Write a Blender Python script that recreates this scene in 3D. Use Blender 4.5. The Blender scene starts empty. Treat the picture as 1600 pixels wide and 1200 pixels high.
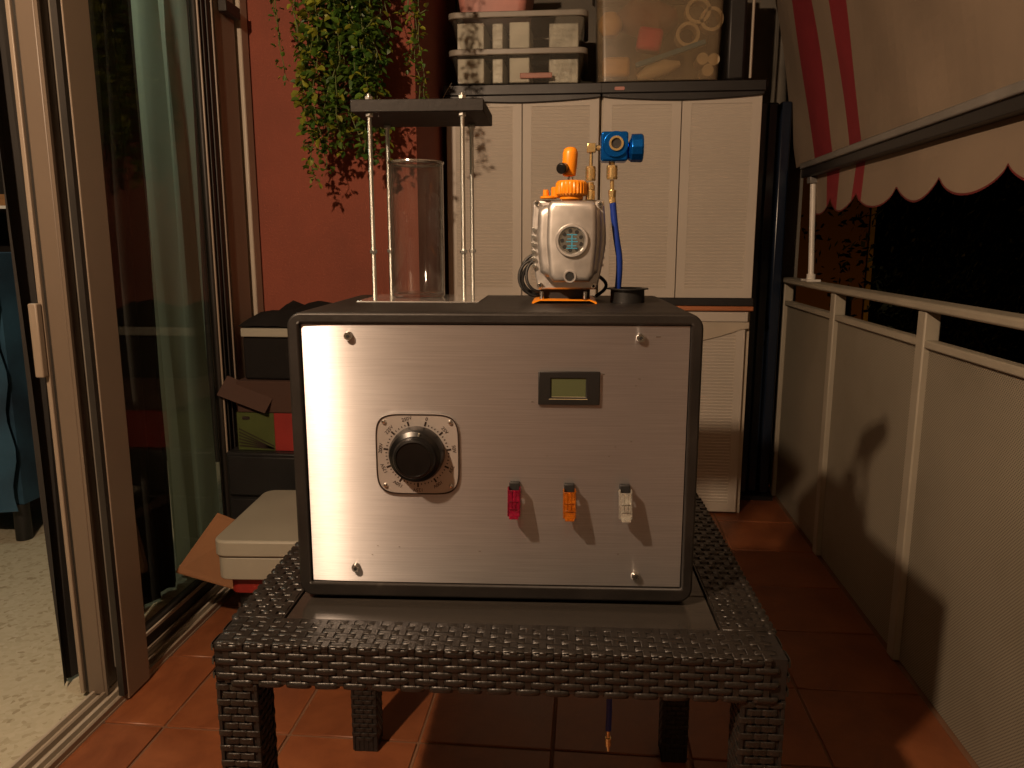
import bpy, math, random
from mathutils import Vector, Matrix
import numpy as np
S = bpy.context.scene
C = S.collection
PI = math.pi
R = math.radians
rnd = random.Random(7)

# ------------------------------------------------------------------ camera
cd = bpy.data.cameras.new('camera'); cam = bpy.data.objects.new('camera', cd); C.objects.link(cam)
cd.sensor_width = 36; cd.lens = 36 * 1202 / 1600; cd.clip_start = .05; cd.clip_end = 500
cam.location = (0, 0, 1.07)
cam.rotation_euler = (R(90 - 10.3), 0, R(5.5))
S.camera = cam
# ------------------------------------------------------------------ world (night sky)
w = bpy.data.worlds.new('World'); S.world = w; w.use_nodes = True
nt = w.node_tree; nt.nodes.clear()
o_ = nt.nodes.new('ShaderNodeOutputWorld'); b_ = nt.nodes.new('ShaderNodeBackground')
sk = nt.nodes.new('ShaderNodeTexSky'); sk.sky_type = 'NISHITA'; sk.sun_disc = False
sk.sun_elevation = R(-4.5); sk.sun_rotation = R(200)
b_.inputs['Strength'].default_value = .03
nt.links.new(sk.outputs[0], b_.inputs[0]); nt.links.new(b_.outputs[0], o_.inputs[0])
# ------------------------------------------------------------------ the lit lamps
def point(name, loc, power, col, r):
    l = bpy.data.lights.new(name, 'POINT'); l.energy = power; l.color = col; l.shadow_soft_size = r
    o = bpy.data.objects.new(name, l); o.location = loc; C.objects.link(o); return o
LAMP = (-.87, -.05, 2.03)
point('wall_lamp_light', LAMP, 168.0, (1, .685, .44), .028)
point('room_light', (-1.95, 1.9, 2.25), 13, (.92, 1, .80), .10)
point('street_light', (3.2, 5.2, -2.2), 30.0, (1, .46, .10), .12)
S.view_settings.view_transform = 'Standard'; S.view_settings.look = 'None'
S.view_settings.exposure = 0; S.view_settings.gamma = 1; S.view_settings.use_curve_mapping = False
S.cycles.use_denoising = True
S.cycles.max_bounces = 10; S.cycles.transparent_max_bounces = 24
S.cycles.caustics_reflective = False; S.cycles.caustics_refractive = False
S.cycles.sample_clamp_indirect = 4

# ------------------------------------------------------------------ materials
def newmat(name):
    m = bpy.data.materials.new(name); m.use_nodes = True
    n = m.node_tree.nodes; n.clear()
    o = n.new('ShaderNodeOutputMaterial'); return m, n, m.node_tree.links, o
def noise_to(n, l, scale, detail=4, stretch=None, coord='Object'):
    tc = n.new('ShaderNodeTexCoord'); mp = n.new('ShaderNodeMapping')
    if stretch: mp.inputs['Scale'].default_value = stretch
    l.new(tc.outputs[coord], mp.inputs[0])
    t = n.new('ShaderNodeTexNoise'); t.inputs['Scale'].default_value = scale; t.inputs['Detail'].default_value = detail
    l.new(mp.outputs[0], t.inputs['Vector']); return t
def ramp(n, l, src, stops):
    r = n.new('ShaderNodeValToRGB'); e = r.color_ramp.elements
    while len(e) < len(stops): e.new(.5)
    for i, (p, c) in enumerate(stops): e[i].position = p; e[i].color = (*c, 1)
    l.new(src, r.inputs[0]); return r
def mul(c, f): return tuple(min(1, x * f) for x in c)
def pm(name, col, rough=.5, metal=0, var=.18, scale=8, bump=.0, bscale=80, stretch=None, col2=None, rvar=.08, spec=.5, alpha=1, coat=0, trans=0, rand=0):
    m, n, l, o = newmat(name)
    p = n.new('ShaderNodeBsdfPrincipled'); l.new(p.outputs[0], o.inputs[0])
    t = noise_to(n, l, scale, 5, stretch)
    c2 = col2 or mul(col, 1 + var); c1 = mul(col, 1 - var)
    r = ramp(n, l, t.outputs['Fac'], [(.3, c1), (.72, c2)])
    src = r.outputs[0]
    if rand:
        oi = n.new('ShaderNodeObjectInfo'); mr = n.new('ShaderNodeMapRange')
        mr.inputs['To Min'].default_value = 1 - rand; mr.inputs['To Max'].default_value = 1 + rand
        l.new(oi.outputs['Random'], mr.inputs['Value'])
        vm = n.new('ShaderNodeVectorMath'); vm.operation = 'SCALE'
        l.new(src, vm.inputs[0]); l.new(mr.outputs[0], vm.inputs['Scale']); src = vm.outputs[0]
    l.new(src, p.inputs['Base Color'])
    rr = n.new('ShaderNodeMapRange'); rr.inputs['To Min'].default_value = max(.02, rough - rvar); rr.inputs['To Max'].default_value = min(1, rough + rvar)
    l.new(t.outputs['Fac'], rr.inputs['Value']); l.new(rr.outputs[0], p.inputs['Roughness'])
    p.inputs['Metallic'].default_value = metal; p.inputs['Specular IOR Level'].default_value = spec
    p.inputs['Alpha'].default_value = alpha; p.inputs['Coat Weight'].default_value = coat; p.inputs['Transmission Weight'].default_value = trans
    if bump:
        t2 = noise_to(n, l, bscale, 6, stretch); bp = n.new('ShaderNodeBump'); bp.inputs['Strength'].default_value = bump; bp.inputs['Distance'].default_value = .004
        l.new(t2.outputs['Fac'], bp.inputs['Height']); l.new(bp.outputs[0], p.inputs['Normal'])
    return m
def clearmat(name, tint, haze=.1, gloss=.08, hcol=(.7, .7, .65), rough=.1, power=5):
    m, n, l, o = newmat(name)
    tr = n.new('ShaderNodeBsdfTransparent'); tr.inputs[0].default_value = (*tint, 1)
    gl = n.new('ShaderNodeBsdfGlossy'); gl.inputs['Roughness'].default_value = rough
    df = n.new('ShaderNodeBsdfDiffuse'); df.inputs[0].default_value = (*hcol, 1)
    a = n.new('ShaderNodeMixShader'); fn = noise_to(n, l, 14, 4)
    mr = n.new('ShaderNodeMapRange'); mr.inputs['To Min'].default_value = haze * .5; mr.inputs['To Max'].default_value = haze * 1.5
    l.new(fn.outputs['Fac'], mr.inputs['Value']); l.new(mr.outputs[0], a.inputs[0])
    l.new(tr.outputs[0], a.inputs[1]); l.new(df.outputs[0], a.inputs[2])
    lw = n.new('ShaderNodeLayerWeight'); lw.inputs[0].default_value = .5; fr = n.new('ShaderNodeMath'); fr.operation = 'POWER'; fr.inputs[1].default_value = power; l.new(lw.outputs['Facing'], fr.inputs[0])
    ad = n.new('ShaderNodeMath'); ad.operation = 'ADD'; ad.inputs[1].default_value = gloss; ad.use_clamp = True
    l.new(fr.outputs[0], ad.inputs[0])
    b = n.new('ShaderNodeMixShader'); l.new(ad.outputs[0], b.inputs[0]); l.new(a.outputs[0], b.inputs[1]); l.new(gl.outputs[0], b.inputs[2])
    l.new(b.outputs[0], o.inputs[0]); return m
M = {}
M['plastic_black'] = pm('black plastic', (.010, .010, .010), .42, bump=.05)
M['board_paint'] = pm('dull black board', (.012, .010, .009), .6, var=.3, scale=14, bump=.15, spec=.3)
M['rubber'] = pm('dark rubber', (.012, .012, .012), .6)
M['rattan'] = pm('dark resin rattan', (.0165, .014, .012), .36, var=.3, scale=30, bump=.25, bscale=260, stretch=(1, 1, 1))
M['rattan_gap'] = pm('shaded rattan web', (.012, .010, .009), .5)
M['table_plank'] = pm('smooth dark plank', (.032, .028, .024), .19, bump=.03, bscale=60, stretch=(.15, 4, 1))
M['box_paint'] = pm('matt black brown paint', (.0105, .0084, .0070), .52, var=.45, scale=14, bump=.12, bscale=120)
_e = [x for x in M['box_paint'].node_tree.nodes if x.type == 'VALTORGB'][0].color_ramp.elements; _q = _e.new(.80); _q.color = (.05, .045, .04, 1)
M['beige_plastic'] = pm('beige resin', (.55, .505, .44), .5, var=.06, scale=3, bump=.04, bscale=40)
M['beige_lid'] = pm('darker beige resin', (.50, .44, .35), .5, var=.06)
M['dark_lid'] = pm('anthracite resin', (.015, .014, .014), .45, var=.2)
M['orange_board'] = pm('terracotta coloured board', (.46, .17, .07), .5)
M['red_wall'] = pm('red plaster', (.215, .056, .032), .85, var=.14, scale=4, bump=.35, bscale=150)
M['cream_wall'] = pm('cream plaster', (.45, .36, .26), .85, var=.05, bump=.3, bscale=90)
M['taupe_wall'] = pm('taupe plaster', (.16, .13, .10), .9, var=.08, bump=.3, bscale=90)
M['dark_wall'] = pm('darkened room wall', (.016, .013, .011), .9)  # near-black colour stands in for the room lying in darkness
M['grey_wall'] = pm('grey painted wall', (.15, .135, .11), .8, bump=.2)
M['door_metal'] = pm('bronze beige lacquered aluminium', (.27, .220, .168), .42, var=.05, scale=2)
M['door_brown'] = pm('brown beige lacquer', (.145, .112, .083), .42, var=.05, scale=2)
M['door_pale'] = pm('pale lacquered aluminium', (.42, .37, .30), .4, var=.05)
M['door_dark'] = pm('dark gasket', (.02, .017, .014), .5)
M['rail_paint'] = pm('grey cream railing paint', (.34, .31, .245), .5, var=.10, scale=7, bump=.05)
M['white_paint'] = pm('white lacquer', (.75, .72, .66), .35)
M['steel'] = pm('zinc plated steel', (.62, .64, .62), .28, 1, var=.08)
M['chrome'] = pm('bright steel', (.78, .76, .72), .16, 1, var=.05)
M['polished'] = pm('polished steel plate', (.80, .78, .75), .10, .82, var=.02, rvar=.02)
M['cast'] = pm('sandblasted cast aluminium', (.66, .64, .62), .42, .85, var=.06, scale=60, bump=.05, bscale=900)
M['brass'] = pm('brass', (.86, .64, .30), .22, .82, var=.08)
M['orange_plastic'] = pm('orange plastic', (.92, .30, .012), .33, var=.05)
M['blue_anodised'] = pm('blue anodised aluminium', (.004, .14, .60), .25, .8, var=.06)
M['blue_hose'] = pm('blue rubber hose', (.008, .035, .26), .38)
M['cable'] = pm('black cable', (.005, .005, .005), .45, spec=.35)
M['knob'] = pm('glossy black bakelite', (.004, .0038, .0038), .30, var=.3, scale=25, coat=.0, spec=.4)
M['print'] = pm('black print', (.015, .008, .006), .5, var=.0)
M['dial'] = pm('satin aluminium dial plate', (.50, .47, .45), .45, .6, var=.03)
M['lcd'] = pm('olive lcd', (.075, .088, .042), .25, var=.03)
M['lcd_edge'] = pm('lcd bezel edge', (.42, .36, .22), .3)
M['white_plastic'] = pm('white plastic lid', (.28, .27, .22), .5, var=.06, bump=.05)  # white toned down to hold the shade over the crate board
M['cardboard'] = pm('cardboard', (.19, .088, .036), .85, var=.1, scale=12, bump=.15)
M['cardboard_shaded'] = pm('shaded brown cardboard', (.045, .020, .012), .85, var=.1)  # colour darkened to carry the shade on the cartons
M['green_print'] = pm('green printed card', (.045, .060, .010), .55)  # green darkened, soft shade of the corner is in the colour
M['red_print'] = pm('red printed card', (.22, .016, .012), .5)  # red darkened with the green side for the same soft shade
M['dark_cloth'] = pm('dark cloth', (.009, .008, .0075), .9, spec=.2, bump=.5, bscale=30)  # crate tone includes the corner's soft shade
M['curtain_green'] = pm('pale green curtain', (.50, .56, .47), .9, var=.12, scale=3, bump=.2)
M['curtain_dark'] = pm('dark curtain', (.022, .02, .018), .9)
M['blue_sheet'] = pm('blue sheet', (.004, .022, .055), .8, var=.5, scale=3.2, col2=(.030, .11, .19), bump=.5, bscale=6)
M['wood'] = pm('warm wood', (.30, .15, .06), .5, stretch=(.3, 6, 6))
M['paper'] = pm('grey white paper', (.80, .78, .72), .5, var=.25, scale=9, bump=.4, bscale=14)
M['paper2'] = pm('crumpled film', (.62, .60, .55), .3, var=.4, scale=16, bump=.9, bscale=22)
M['pink'] = pm('pink lid', (.55, .24, .20), .5)
M['tape'] = pm('pale cardboard tube', (.62, .50, .33), .6)
M['yellow'] = pm('ochre toy plastic', (.62, .33, .04), .5)
M['crimson'] = pm('crimson toy plastic', (.66, .03, .07), .5)
M['blue_bar'] = pm('teal blue bar', (.05, .20, .30), .5)
M['brown_toy'] = pm('brown cloth bundle', (.24, .10, .06), .8)
M['bin'] = clearmat('clear storage plastic', (.95, .95, .92), .05, .05, (.4, .38, .33), .14)
M['bin_rim'] = pm('frosted bin rim', (.34, .31, .26), .4, trans=.2)
M['cloudy'] = clearmat('cloudy storage plastic', (.90, .87, .80), .20, .02, (.50, .40, .27), .3)
M['pane'] = clearmat('window glass', (.92, .95, .92), .0, .03, rough=.01)
M['rim_glass'] = clearmat('jar rim glass', (.8, .8, .76), .10, .22, (.8, .78, .7), .12, 2)
M['lens'] = clearmat('clear acrylic', (.9, .92, .9), .03, .08)
M['lime'] = pm('navy glossy film', (.010, .016, .030), .22, bump=.2, bscale=5, stretch=(4, 4, .3))
M['orange_facade'] = pm('orange facade', (.40, .20, .05), .9, var=.1, scale=1)
M['yellow_trim'] = pm('yellow corner trim', (.60, .42, .06), .7)
M['asphalt'] = pm('asphalt', (.05, .05, .05), .9)
M['bark'] = pm('bark', (.05, .035, .02), .9)
M['night_leaf'] = pm('dark tree leaf', (.045, .055, .022), .7)
M['awning_red'] = pm('red awning cloth', (.22, .013, .021), .9, var=.10, bump=.5, bscale=9)
M['awning_cream'] = pm('cream awning cloth', (.25, .19, .135), .9, var=.14, scale=2.2, bump=.5, bscale=9)
M['awning_edge'] = pm('faded red edging', (.12, .010, .010), .9)
M['awning_bar'] = pm('grey lacquered aluminium bar', (.19, .18, .165), .4)
M['stem'] = pm('green stem', (.10, .13, .03), .6)
def leafmat(name, c):
    m = pm(name, c, .42, var=.25, scale=40, rand=.3)
    n = m.node_tree.nodes; l = m.node_tree.links
    p = [x for x in n if x.type == 'BSDF_PRINCIPLED'][0]; o = [x for x in n if x.type == 'OUTPUT_MATERIAL'][0]
    t = n.new('ShaderNodeBsdfTranslucent'); t.inputs[0].default_value = (*mul(c, 1.4), 1)
    mx = n.new('ShaderNodeMixShader'); mx.inputs[0].default_value = .25
    l.new(p.outputs[0], mx.inputs[1]); l.new(t.outputs[0], mx.inputs[2]); l.new(mx.outputs[0], o.inputs[0]); return m
_m = M['curtain_green']; _n = _m.node_tree.nodes; _l = _m.node_tree.links
_p = [x for x in _n if x.type == 'BSDF_PRINCIPLED'][0]; _o = [x for x in _n if x.type == 'OUTPUT_MATERIAL'][0]
_t = _n.new('ShaderNodeBsdfTranslucent'); _t.inputs[0].default_value = (.62, .68, .56, 1); _x = _n.new('ShaderNodeMixShader'); _x.inputs[0].default_value = .6
_l.new(_p.outputs[0], _x.inputs[1]); _l.new(_t.outputs[0], _x.inputs[2]); _l.new(_x.outputs[0], _o.inputs[0])
LEAF = [leafmat('green leaf', (.085, .165, .020)), leafmat('deep green leaf', (.050, .120, .018)), leafmat('yellow green leaf', (.25, .27, .028))]
M['glass'] = clearmat('jar clear glass', (.985, .99, .985), .006, .02, rough=.03, power=2.4)
m, n, l, o = newmat('jar glass'); g = n.new('ShaderNodeBsdfGlass'); g.inputs['IOR'].default_value = 1.47; g.inputs['Roughness'].default_value = 0.0
g.inputs[0].default_value = (.97, .985, .97, 1); l.new(g.outputs[0], o.inputs[0])
def covermat(name, c):
    m = pm(name, c, .10, var=.3, scale=90, trans=.75, bump=.5, bscale=120); return m
M['cover_red'] = covermat('crimson translucent cover', (.46, .008, .06))
M['cover_orange'] = covermat('orange translucent cover', (.95, .22, .01))
M['cover_clear'] = covermat('clear translucent cover', (.85, .78, .68))
# brushed aluminium: horizontal grain
m, n, l, o = newmat('brushed aluminium'); p = n.new('ShaderNodeBsdfPrincipled'); l.new(p.outputs[0], o.inputs[0])
t = noise_to(n, l, 900, 3, (.012, 1, 1)); r_ = ramp(n, l, t.outputs['Fac'], [(.3, (.50, .505, .53)), (.7, (.60, .605, .63))])
t3 = noise_to(n, l, 3.5, 3); mm = n.new('ShaderNodeMix'); mm.data_type = 'RGBA'; mm.blend_type = 'MULTIPLY'; mm.inputs[0].default_value = .35
r3 = ramp(n, l, t3.outputs['Fac'], [(.3, (.86, .80, .80)), (.7, (1, 1, 1))])
l.new(r_.outputs[0], mm.inputs[6]); l.new(r3.outputs[0], mm.inputs[7]); l.new(mm.outputs[2], p.inputs['Base Color'])
p.inputs['Metallic'].default_value = .86; _mr = n.new('ShaderNodeMapRange'); _mr.inputs['To Min'].default_value = .34; _mr.inputs['To Max'].default_value = .43; l.new(noise_to(n, l, 9, 5).outputs['Fac'], _mr.inputs['Value']); l.new(_mr.outputs[0], p.inputs['Roughness']); p.inputs['Anisotropic'].default_value = 1.0
cx = n.new('ShaderNodeCombineXYZ'); cx.inputs[2].default_value = 1
vt = n.new('ShaderNodeVectorTransform'); vt.vector_type = 'VECTOR'; vt.convert_from = 'OBJECT'; vt.convert_to = 'WORLD'
l.new(cx.outputs[0], vt.inputs[0]); l.new(vt.outputs[0], p.inputs['Tangent'])
bp = n.new('ShaderNodeBump'); bp.inputs['Strength'].default_value = .008; bp.inputs['Distance'].default_value = .001
l.new(t.outputs['Fac'], bp.inputs['Height']); l.new(bp.outputs[0], p.inputs['Normal']); M['brushed'] = m
# terracotta tile
m = pm('terracotta tile', (.20, .060, .024), .42, var=.22, scale=5, bump=.08, bscale=25, rand=.12, rvar=.12, col2=(.27, .092, .034)); M['tile'] = m
for _x in m.node_tree.nodes:
    if _x.type == 'TEX_NOISE' and _x.inputs['Scale'].default_value == 5: _x.inputs['Roughness'].default_value = .7; _x.inputs['Distortion'].default_value = .6
M['grout'] = pm('pale grout', (.17, .085, .045), .85)
# terrazzo
m, n, l, o = newmat('terrazzo'); p = n.new('ShaderNodeBsdfPrincipled'); l.new(p.outputs[0], o.inputs[0])
tc = n.new('ShaderNodeTexCoord'); v = n.new('ShaderNodeTexVoronoi'); v.inputs['Scale'].default_value = 85; l.new(tc.outputs['Object'], v.inputs['Vector'])
r_ = ramp(n, l, v.outputs['Color'], [(.06, (.36, .32, .22)), (.3, (.50, .47, .35)), (.9, (.55, .52, .40))])
l.new(r_.outputs[0], p.inputs['Base Color']); p.inputs['Roughness'].default_value = .22; M['terrazzo'] = m
# perforated railing sheet
m, n, l, o = newmat('perforated sheet'); p = n.new('ShaderNodeBsdfPrincipled'); l.new(p.outputs[0], o.inputs[0])
tc = n.new('ShaderNodeTexCoord'); sp = n.new('ShaderNodeSeparateXYZ'); l.new(tc.outputs['Object'], sp.inputs[0])
def sn(src):
    a = n.new('ShaderNodeMath'); a.operation = 'MULTIPLY'; a.inputs[1].default_value = 2 * PI / .0080; l.new(src, a.inputs[0])
    b = n.new('ShaderNodeMath'); b.operation = 'SINE'; l.new(a.outputs[0], b.inputs[0]); return b.outputs[0]
a = n.new('ShaderNodeMath'); a.operation = 'MULTIPLY'; l.new(sn(sp.outputs['Y']), a.inputs[0]); l.new(sn(sp.outputs['Z']), a.inputs[1])
r_ = ramp(n, l, a.outputs[0], [(.22, (.31, .28, .215)), (.50, (.085, .073, .052))])
t3 = noise_to(n, l, 2.2, 4); r3 = ramp(n, l, t3.outputs['Fac'], [(.3, (.74, .73, .70)), (.5, (.92, .92, .92)), (.7, (1, 1, 1))])
mm = n.new('ShaderNodeMix'); mm.data_type = 'RGBA'; mm.blend_type = 'MULTIPLY'; mm.inputs[0].default_value = 1
l.new(r_.outputs[0], mm.inputs[6]); l.new(r3.outputs[0], mm.inputs[7]); l.new(mm.outputs[2], p.inputs['Base Color'])
bp = n.new('ShaderNodeBump'); bp.invert = True; bp.inputs['Strength'].default_value = .3; bp.inputs['Distance'].default_value = .0015
l.new(a.outputs[0], bp.inputs['Height']); l.new(bp.outputs[0], p.inputs['Normal'])
p.inputs['Roughness'].default_value = .6; M['perforated'] = m

# ------------------------------------------------------------------ mesh helpers
class MB:
    def __init__(s): s.v = []; s.f = []; s.mi = []
    def add(s, vs, fs, mi=0):
        k = len(s.v); s.v += [tuple(x) for x in vs]; s.f += [tuple(i + k for i in f) for f in fs]; s.mi += [mi] * len(fs); return s
    def box(s, x0, x1, y0, y1, z0, z1, T=None, mi=0):
        vs = [Vector(p) for p in ((x0, y0, z0), (x1, y0, z0), (x1, y1, z0), (x0, y1, z0), (x0, y0, z1), (x1, y0, z1), (x1, y1, z1), (x0, y1, z1))]
        if T: vs = [T @ p for p in vs]
        return s.add(vs, [(0, 3, 2, 1), (4, 5, 6, 7), (0, 1, 5, 4), (1, 2, 6, 5), (2, 3, 7, 6), (3, 0, 4, 7)], mi)
    def cyl(s, p0, p1, r0, r1=None, n=20, mi=0, phase=0):
        r1 = r0 if r1 is None else r1
        return s.loft([(p0, r0), (p1, r1)], n, mi, phase)
    def loft(s, pr, n=20, mi=0, phase=0):
        # rings of radius r at points p, frame carried along
        P = [Vector(p) for p, r in pr]; k = len(s.v); up = None; vs = []
        for i, (p, r) in enumerate(pr):
            d = (P[min(i + 1, len(P) - 1)] - P[max(i - 1, 0)])
            d = d.normalized() if d.length > 1e-9 else Vector((0, 0, 1))
            if up is None:
                up = d.orthogonal().normalized()
            else:
                up = (up - d * up.dot(d)); up = up.normalized() if up.length > 1e-6 else d.orthogonal().normalized()
            q = d.cross(up)
            for j in range(n):
                a = 2 * PI * j / n + phase; vs.append(P[i] + (up * math.cos(a) + q * math.sin(a)) * r)
        fs = []
        for i in range(len(pr) - 1):
            for j in range(n):
                fs.append((i * n + j, i * n + (j + 1) % n, (i + 1) * n + (j + 1) % n, (i + 1) * n + j))
        fs.append(tuple(range(n - 1, -1, -1))); fs.append(tuple((len(pr) - 1) * n + j for j in range(n)))
        return s.add(vs, fs, mi)
    def tube(s, pts, r, n=8, mi=0): return s.loft([(p, r) for p in pts], n, mi)
    def lathe(s, prof, c=(0, 0, 0), axis='Z', n=32, mi=0, close=False):
        vs = []; c = Vector(c)
        for (r, h) in prof:
            for j in range(n):
                a = 2 * PI * j / n; x, y = r * math.cos(a), r * math.sin(a)
                vs.append(c + (Vector((x, y, h)) if axis == 'Z' else Vector((x, h, -y)) if axis == 'Y' else Vector((h, x, y))))
        fs = []; m_ = len(prof)
        for i in range(m_ if close else m_ - 1):
            for j in range(n):
                a, b = i * n, ((i + 1) % m_) * n
                fs.append((a + j, a + (j + 1) % n, b + (j + 1) % n, b + j))
        if not close:
            fs.append(tuple(range(n - 1, -1, -1))); fs.append(tuple((m_ - 1) * n + j for j in range(n)))
        return s.add(vs, fs, mi)
    def prism(s, poly, a, b, axis='Y', mi=0, scale_b=1):
        # poly in the two other coordinates
        def P(u, v, t): return (u, t, v) if axis == 'Y' else (u, v, t) if axis == 'Z' else (t, u, v)
        n = len(poly); cu = sum(p[0] for p in poly) / n; cv = sum(p[1] for p in poly) / n
        vs = [P(u, v, a) for u, v in poly] + [P(cu + (u - cu) * scale_b, cv + (v - cv) * scale_b, b) for u, v in poly]
        fs = [tuple(range(n)), tuple(range(2 * n - 1, n - 1, -1))] + [(j, n + j, n + (j + 1) % n, (j + 1) % n) for j in range(n)]
        return s.add(vs, fs, mi)
    def ring(s, outer, inner, a, b, axis='Y', mi=0):
        def P(u, v, t): return (u, t, v) if axis == 'Y' else (u, v, t) if axis == 'Z' else (t, u, v)
        n = len(outer); vs = []
        for t in (a, b): vs += [P(u, v, t) for u, v in outer] + [P(u, v, t) for u, v in inner]
        fs = []
        for j in range(n):
            k = (j + 1) % n
            fs += [(j, k, n + k, n + j), (2 * n + j, 3 * n + j, 3 * n + k, 2 * n + k), (j, 2 * n + j, 2 * n + k, k), (n + j, n + k, 3 * n + k, 3 * n + j)]
        return s.add(vs, fs, mi)
    def build(s, name, mats, parent=None, smooth=True, bevel=0, ang=35, seg=2):
        me = bpy.data.meshes.new(name); me.from_pydata(s.v, [], s.f)
        mats = mats if isinstance(mats, (list, tuple)) else [mats]
        for m_ in mats: me.materials.append(M[m_] if isinstance(m_, str) else m_)
        me.polygons.foreach_set('material_index', s.mi)
        import bmesh
        bm = bmesh.new(); bm.from_mesh(me); bmesh.ops.recalc_face_normals(bm, faces=bm.faces); bm.to_mesh(me); bm.free()
        if smooth:
            me.polygons.foreach_set('use_smooth', [True] * len(me.polygons)); me.set_sharp_from_angle(angle=R(ang))
        me.update()
        o = bpy.data.objects.new(name, me); C.objects.link(o)
        if parent: o.parent = parent
        if bevel:
            b = o.modifiers.new('bevel', 'BEVEL'); b.width = bevel; b.segments = seg; b.limit_method = 'ANGLE'; b.angle_limit = R(40)
        return o
def tag(o, label=None, cat=None, group=None, kind=None):
    if label: o['label'] = label
    if cat: o['category'] = cat
    if group: o['group'] = group
    if kind: o['kind'] = kind
    return o
def thing(name, label, cat, loc=(0, 0, 0), rz=0, group=None):
    o = bpy.data.objects.new(name, None); o.empty_display_size = .1; C.objects.link(o); o.location = loc; o.rotation_euler = (0, 0, rz)
    return tag(o, label, cat, group)
def inst(o, parent, loc=(0, 0, 0), rot=(0, 0, 0), name=None):
    c = o.copy(); C.objects.link(c); c.parent = parent; c.location = loc; c.rotation_euler = rot
    if name: c.name = name
    return c
def rrect(x0, x1, z0, z1, r, n=6, bulge=0):
    pts = []
    for cx_, cz, a0 in ((x1 - r, z1 - r, 0), (x0 + r, z1 - r, 90), (x0 + r, z0 + r, 180), (x1 - r, z0 + r, 270)):
        for i in range(n + 1):
            a = R(a0 + 90 * i / n); pts.append((cx_ + r * math.cos(a), cz + r * math.sin(a)))
    if bulge:
        # subdivide the straight sides outward
        out = []; N = len(pts)
        for i, p in enumerate(pts):
            q = pts[(i + 1) % N]; out.append(p)
            if math.dist(p, q) > r * .9:
                mx_, mz = (x0 + x1) / 2, (z0 + z1) / 2
                for k in range(1, 8):
                    t = k / 8; u = p[0] + (q[0] - p[0]) * t; v = p[1] + (q[1] - p[1]) * t
                    b = bulge * 4 * t * (1 - t); dx, dz = q[0] - p[0], q[1] - p[1]; L = math.hypot(dx, dz)
                    out.append((u + dz / L * b, v - dx / L * b))
        pts = out
    return pts

# ------------------------------------------------------------------ SETTING: floor, ceiling, walls
floor = MB().box(-1.204, .845, -1.8, 3.42, -.08, -.004).build('floor', 'grout', smooth=False); tag(floor, kind='structure')
tm = MB().box(-.1430, .1430, -.1430, .1430, -.006, .0).build('tile', 'tile', floor, bevel=.002, seg=1)
first = True
ys = 1.437 + .339; step = .292
xs0 = -.056
for i in range(-4, 4):
    for j in range(-10, 7):
        xc = xs0 + (i + .5) * step; yc = 1.78 + (j - .5) * step
        if xc - .146 > .80 or xc + .146 < -1.2 or yc - .1 > 3.36: continue
        if xc < -1.02: xc = -1.02; sx = .60
        else: sx = 1
        if xc > .70: xc = .672 + .03; sx = .72
        o = tm if first else inst(tm, floor)
        first = False
        o.location = (xc, yc, rnd.uniform(-.0008, .0008)); o.rotation_euler = (rnd.uniform(-.002, .002), rnd.uniform(-.002, .002), 0)
        o.scale = (sx, 1, 1)
tag(MB().box(-3.8, .5, -1.8, 3.8, 2.46, 2.6).build('ceiling', 'taupe_wall', smooth=False), kind='structure')
wall = MB().box(-1.30, -.567, 2.60, 3.42, 0, 2.455).build('red_wall', 'red_wall', smooth=False)
tag(wall, 'terracotta red plastered wall behind the hanging green plant, ending in a return beside the cabinets', 'wall')
bw = MB().box(-.565, .90, 3.44, 3.56, 0, 2.455).build('end_wall', 'grey_wall', smooth=False)
tag(bw, 'dim grey wall seen to the right of the storage bins at the end of the balcony', 'wall')
tag(MB().box(-1.25, .9, -1.95, -1.81, 0, 2.455).build('near_wall', 'grey_wall', smooth=False), 'grey plastered wall closing the near end of the balcony', 'wall')
fw = MB().box(-1.28, -1.13, -1.8, 2.595, 2.24, 2.455).box(-1.28, -1.13, -1.8, -.55, 0, 2.238)
tag(fw.build('facade_wall', 'taupe_wall', smooth=False), 'taupe facade wall above and beside the sliding doors', 'wall')
lamp = thing('wall_lamp', 'small wall lamp with a glowing bulb high above the sliding door, near end', 'lamp', (-1.13, -.05, 2.03))
MB().cyl((0, 0, 0), (.02, 0, 0), .05, n=24).build('base_plate', 'white_paint', lamp)
MB().cyl((.02, 0, .03), (.20, 0, .075), .008).build('arm', 'white_paint', lamp)
MB().cyl((.26, 0, .045), (.26, 0, .10), .018, .022).cyl((.19, 0, .073), (.262, 0, .09), .008).build('socket', 'white_paint', lamp)
# street below, night ground
tag(MB().box(-60, 120, -60, 120, -9.2, -9.0).build('ground', 'asphalt', smooth=False), kind='structure')

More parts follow.
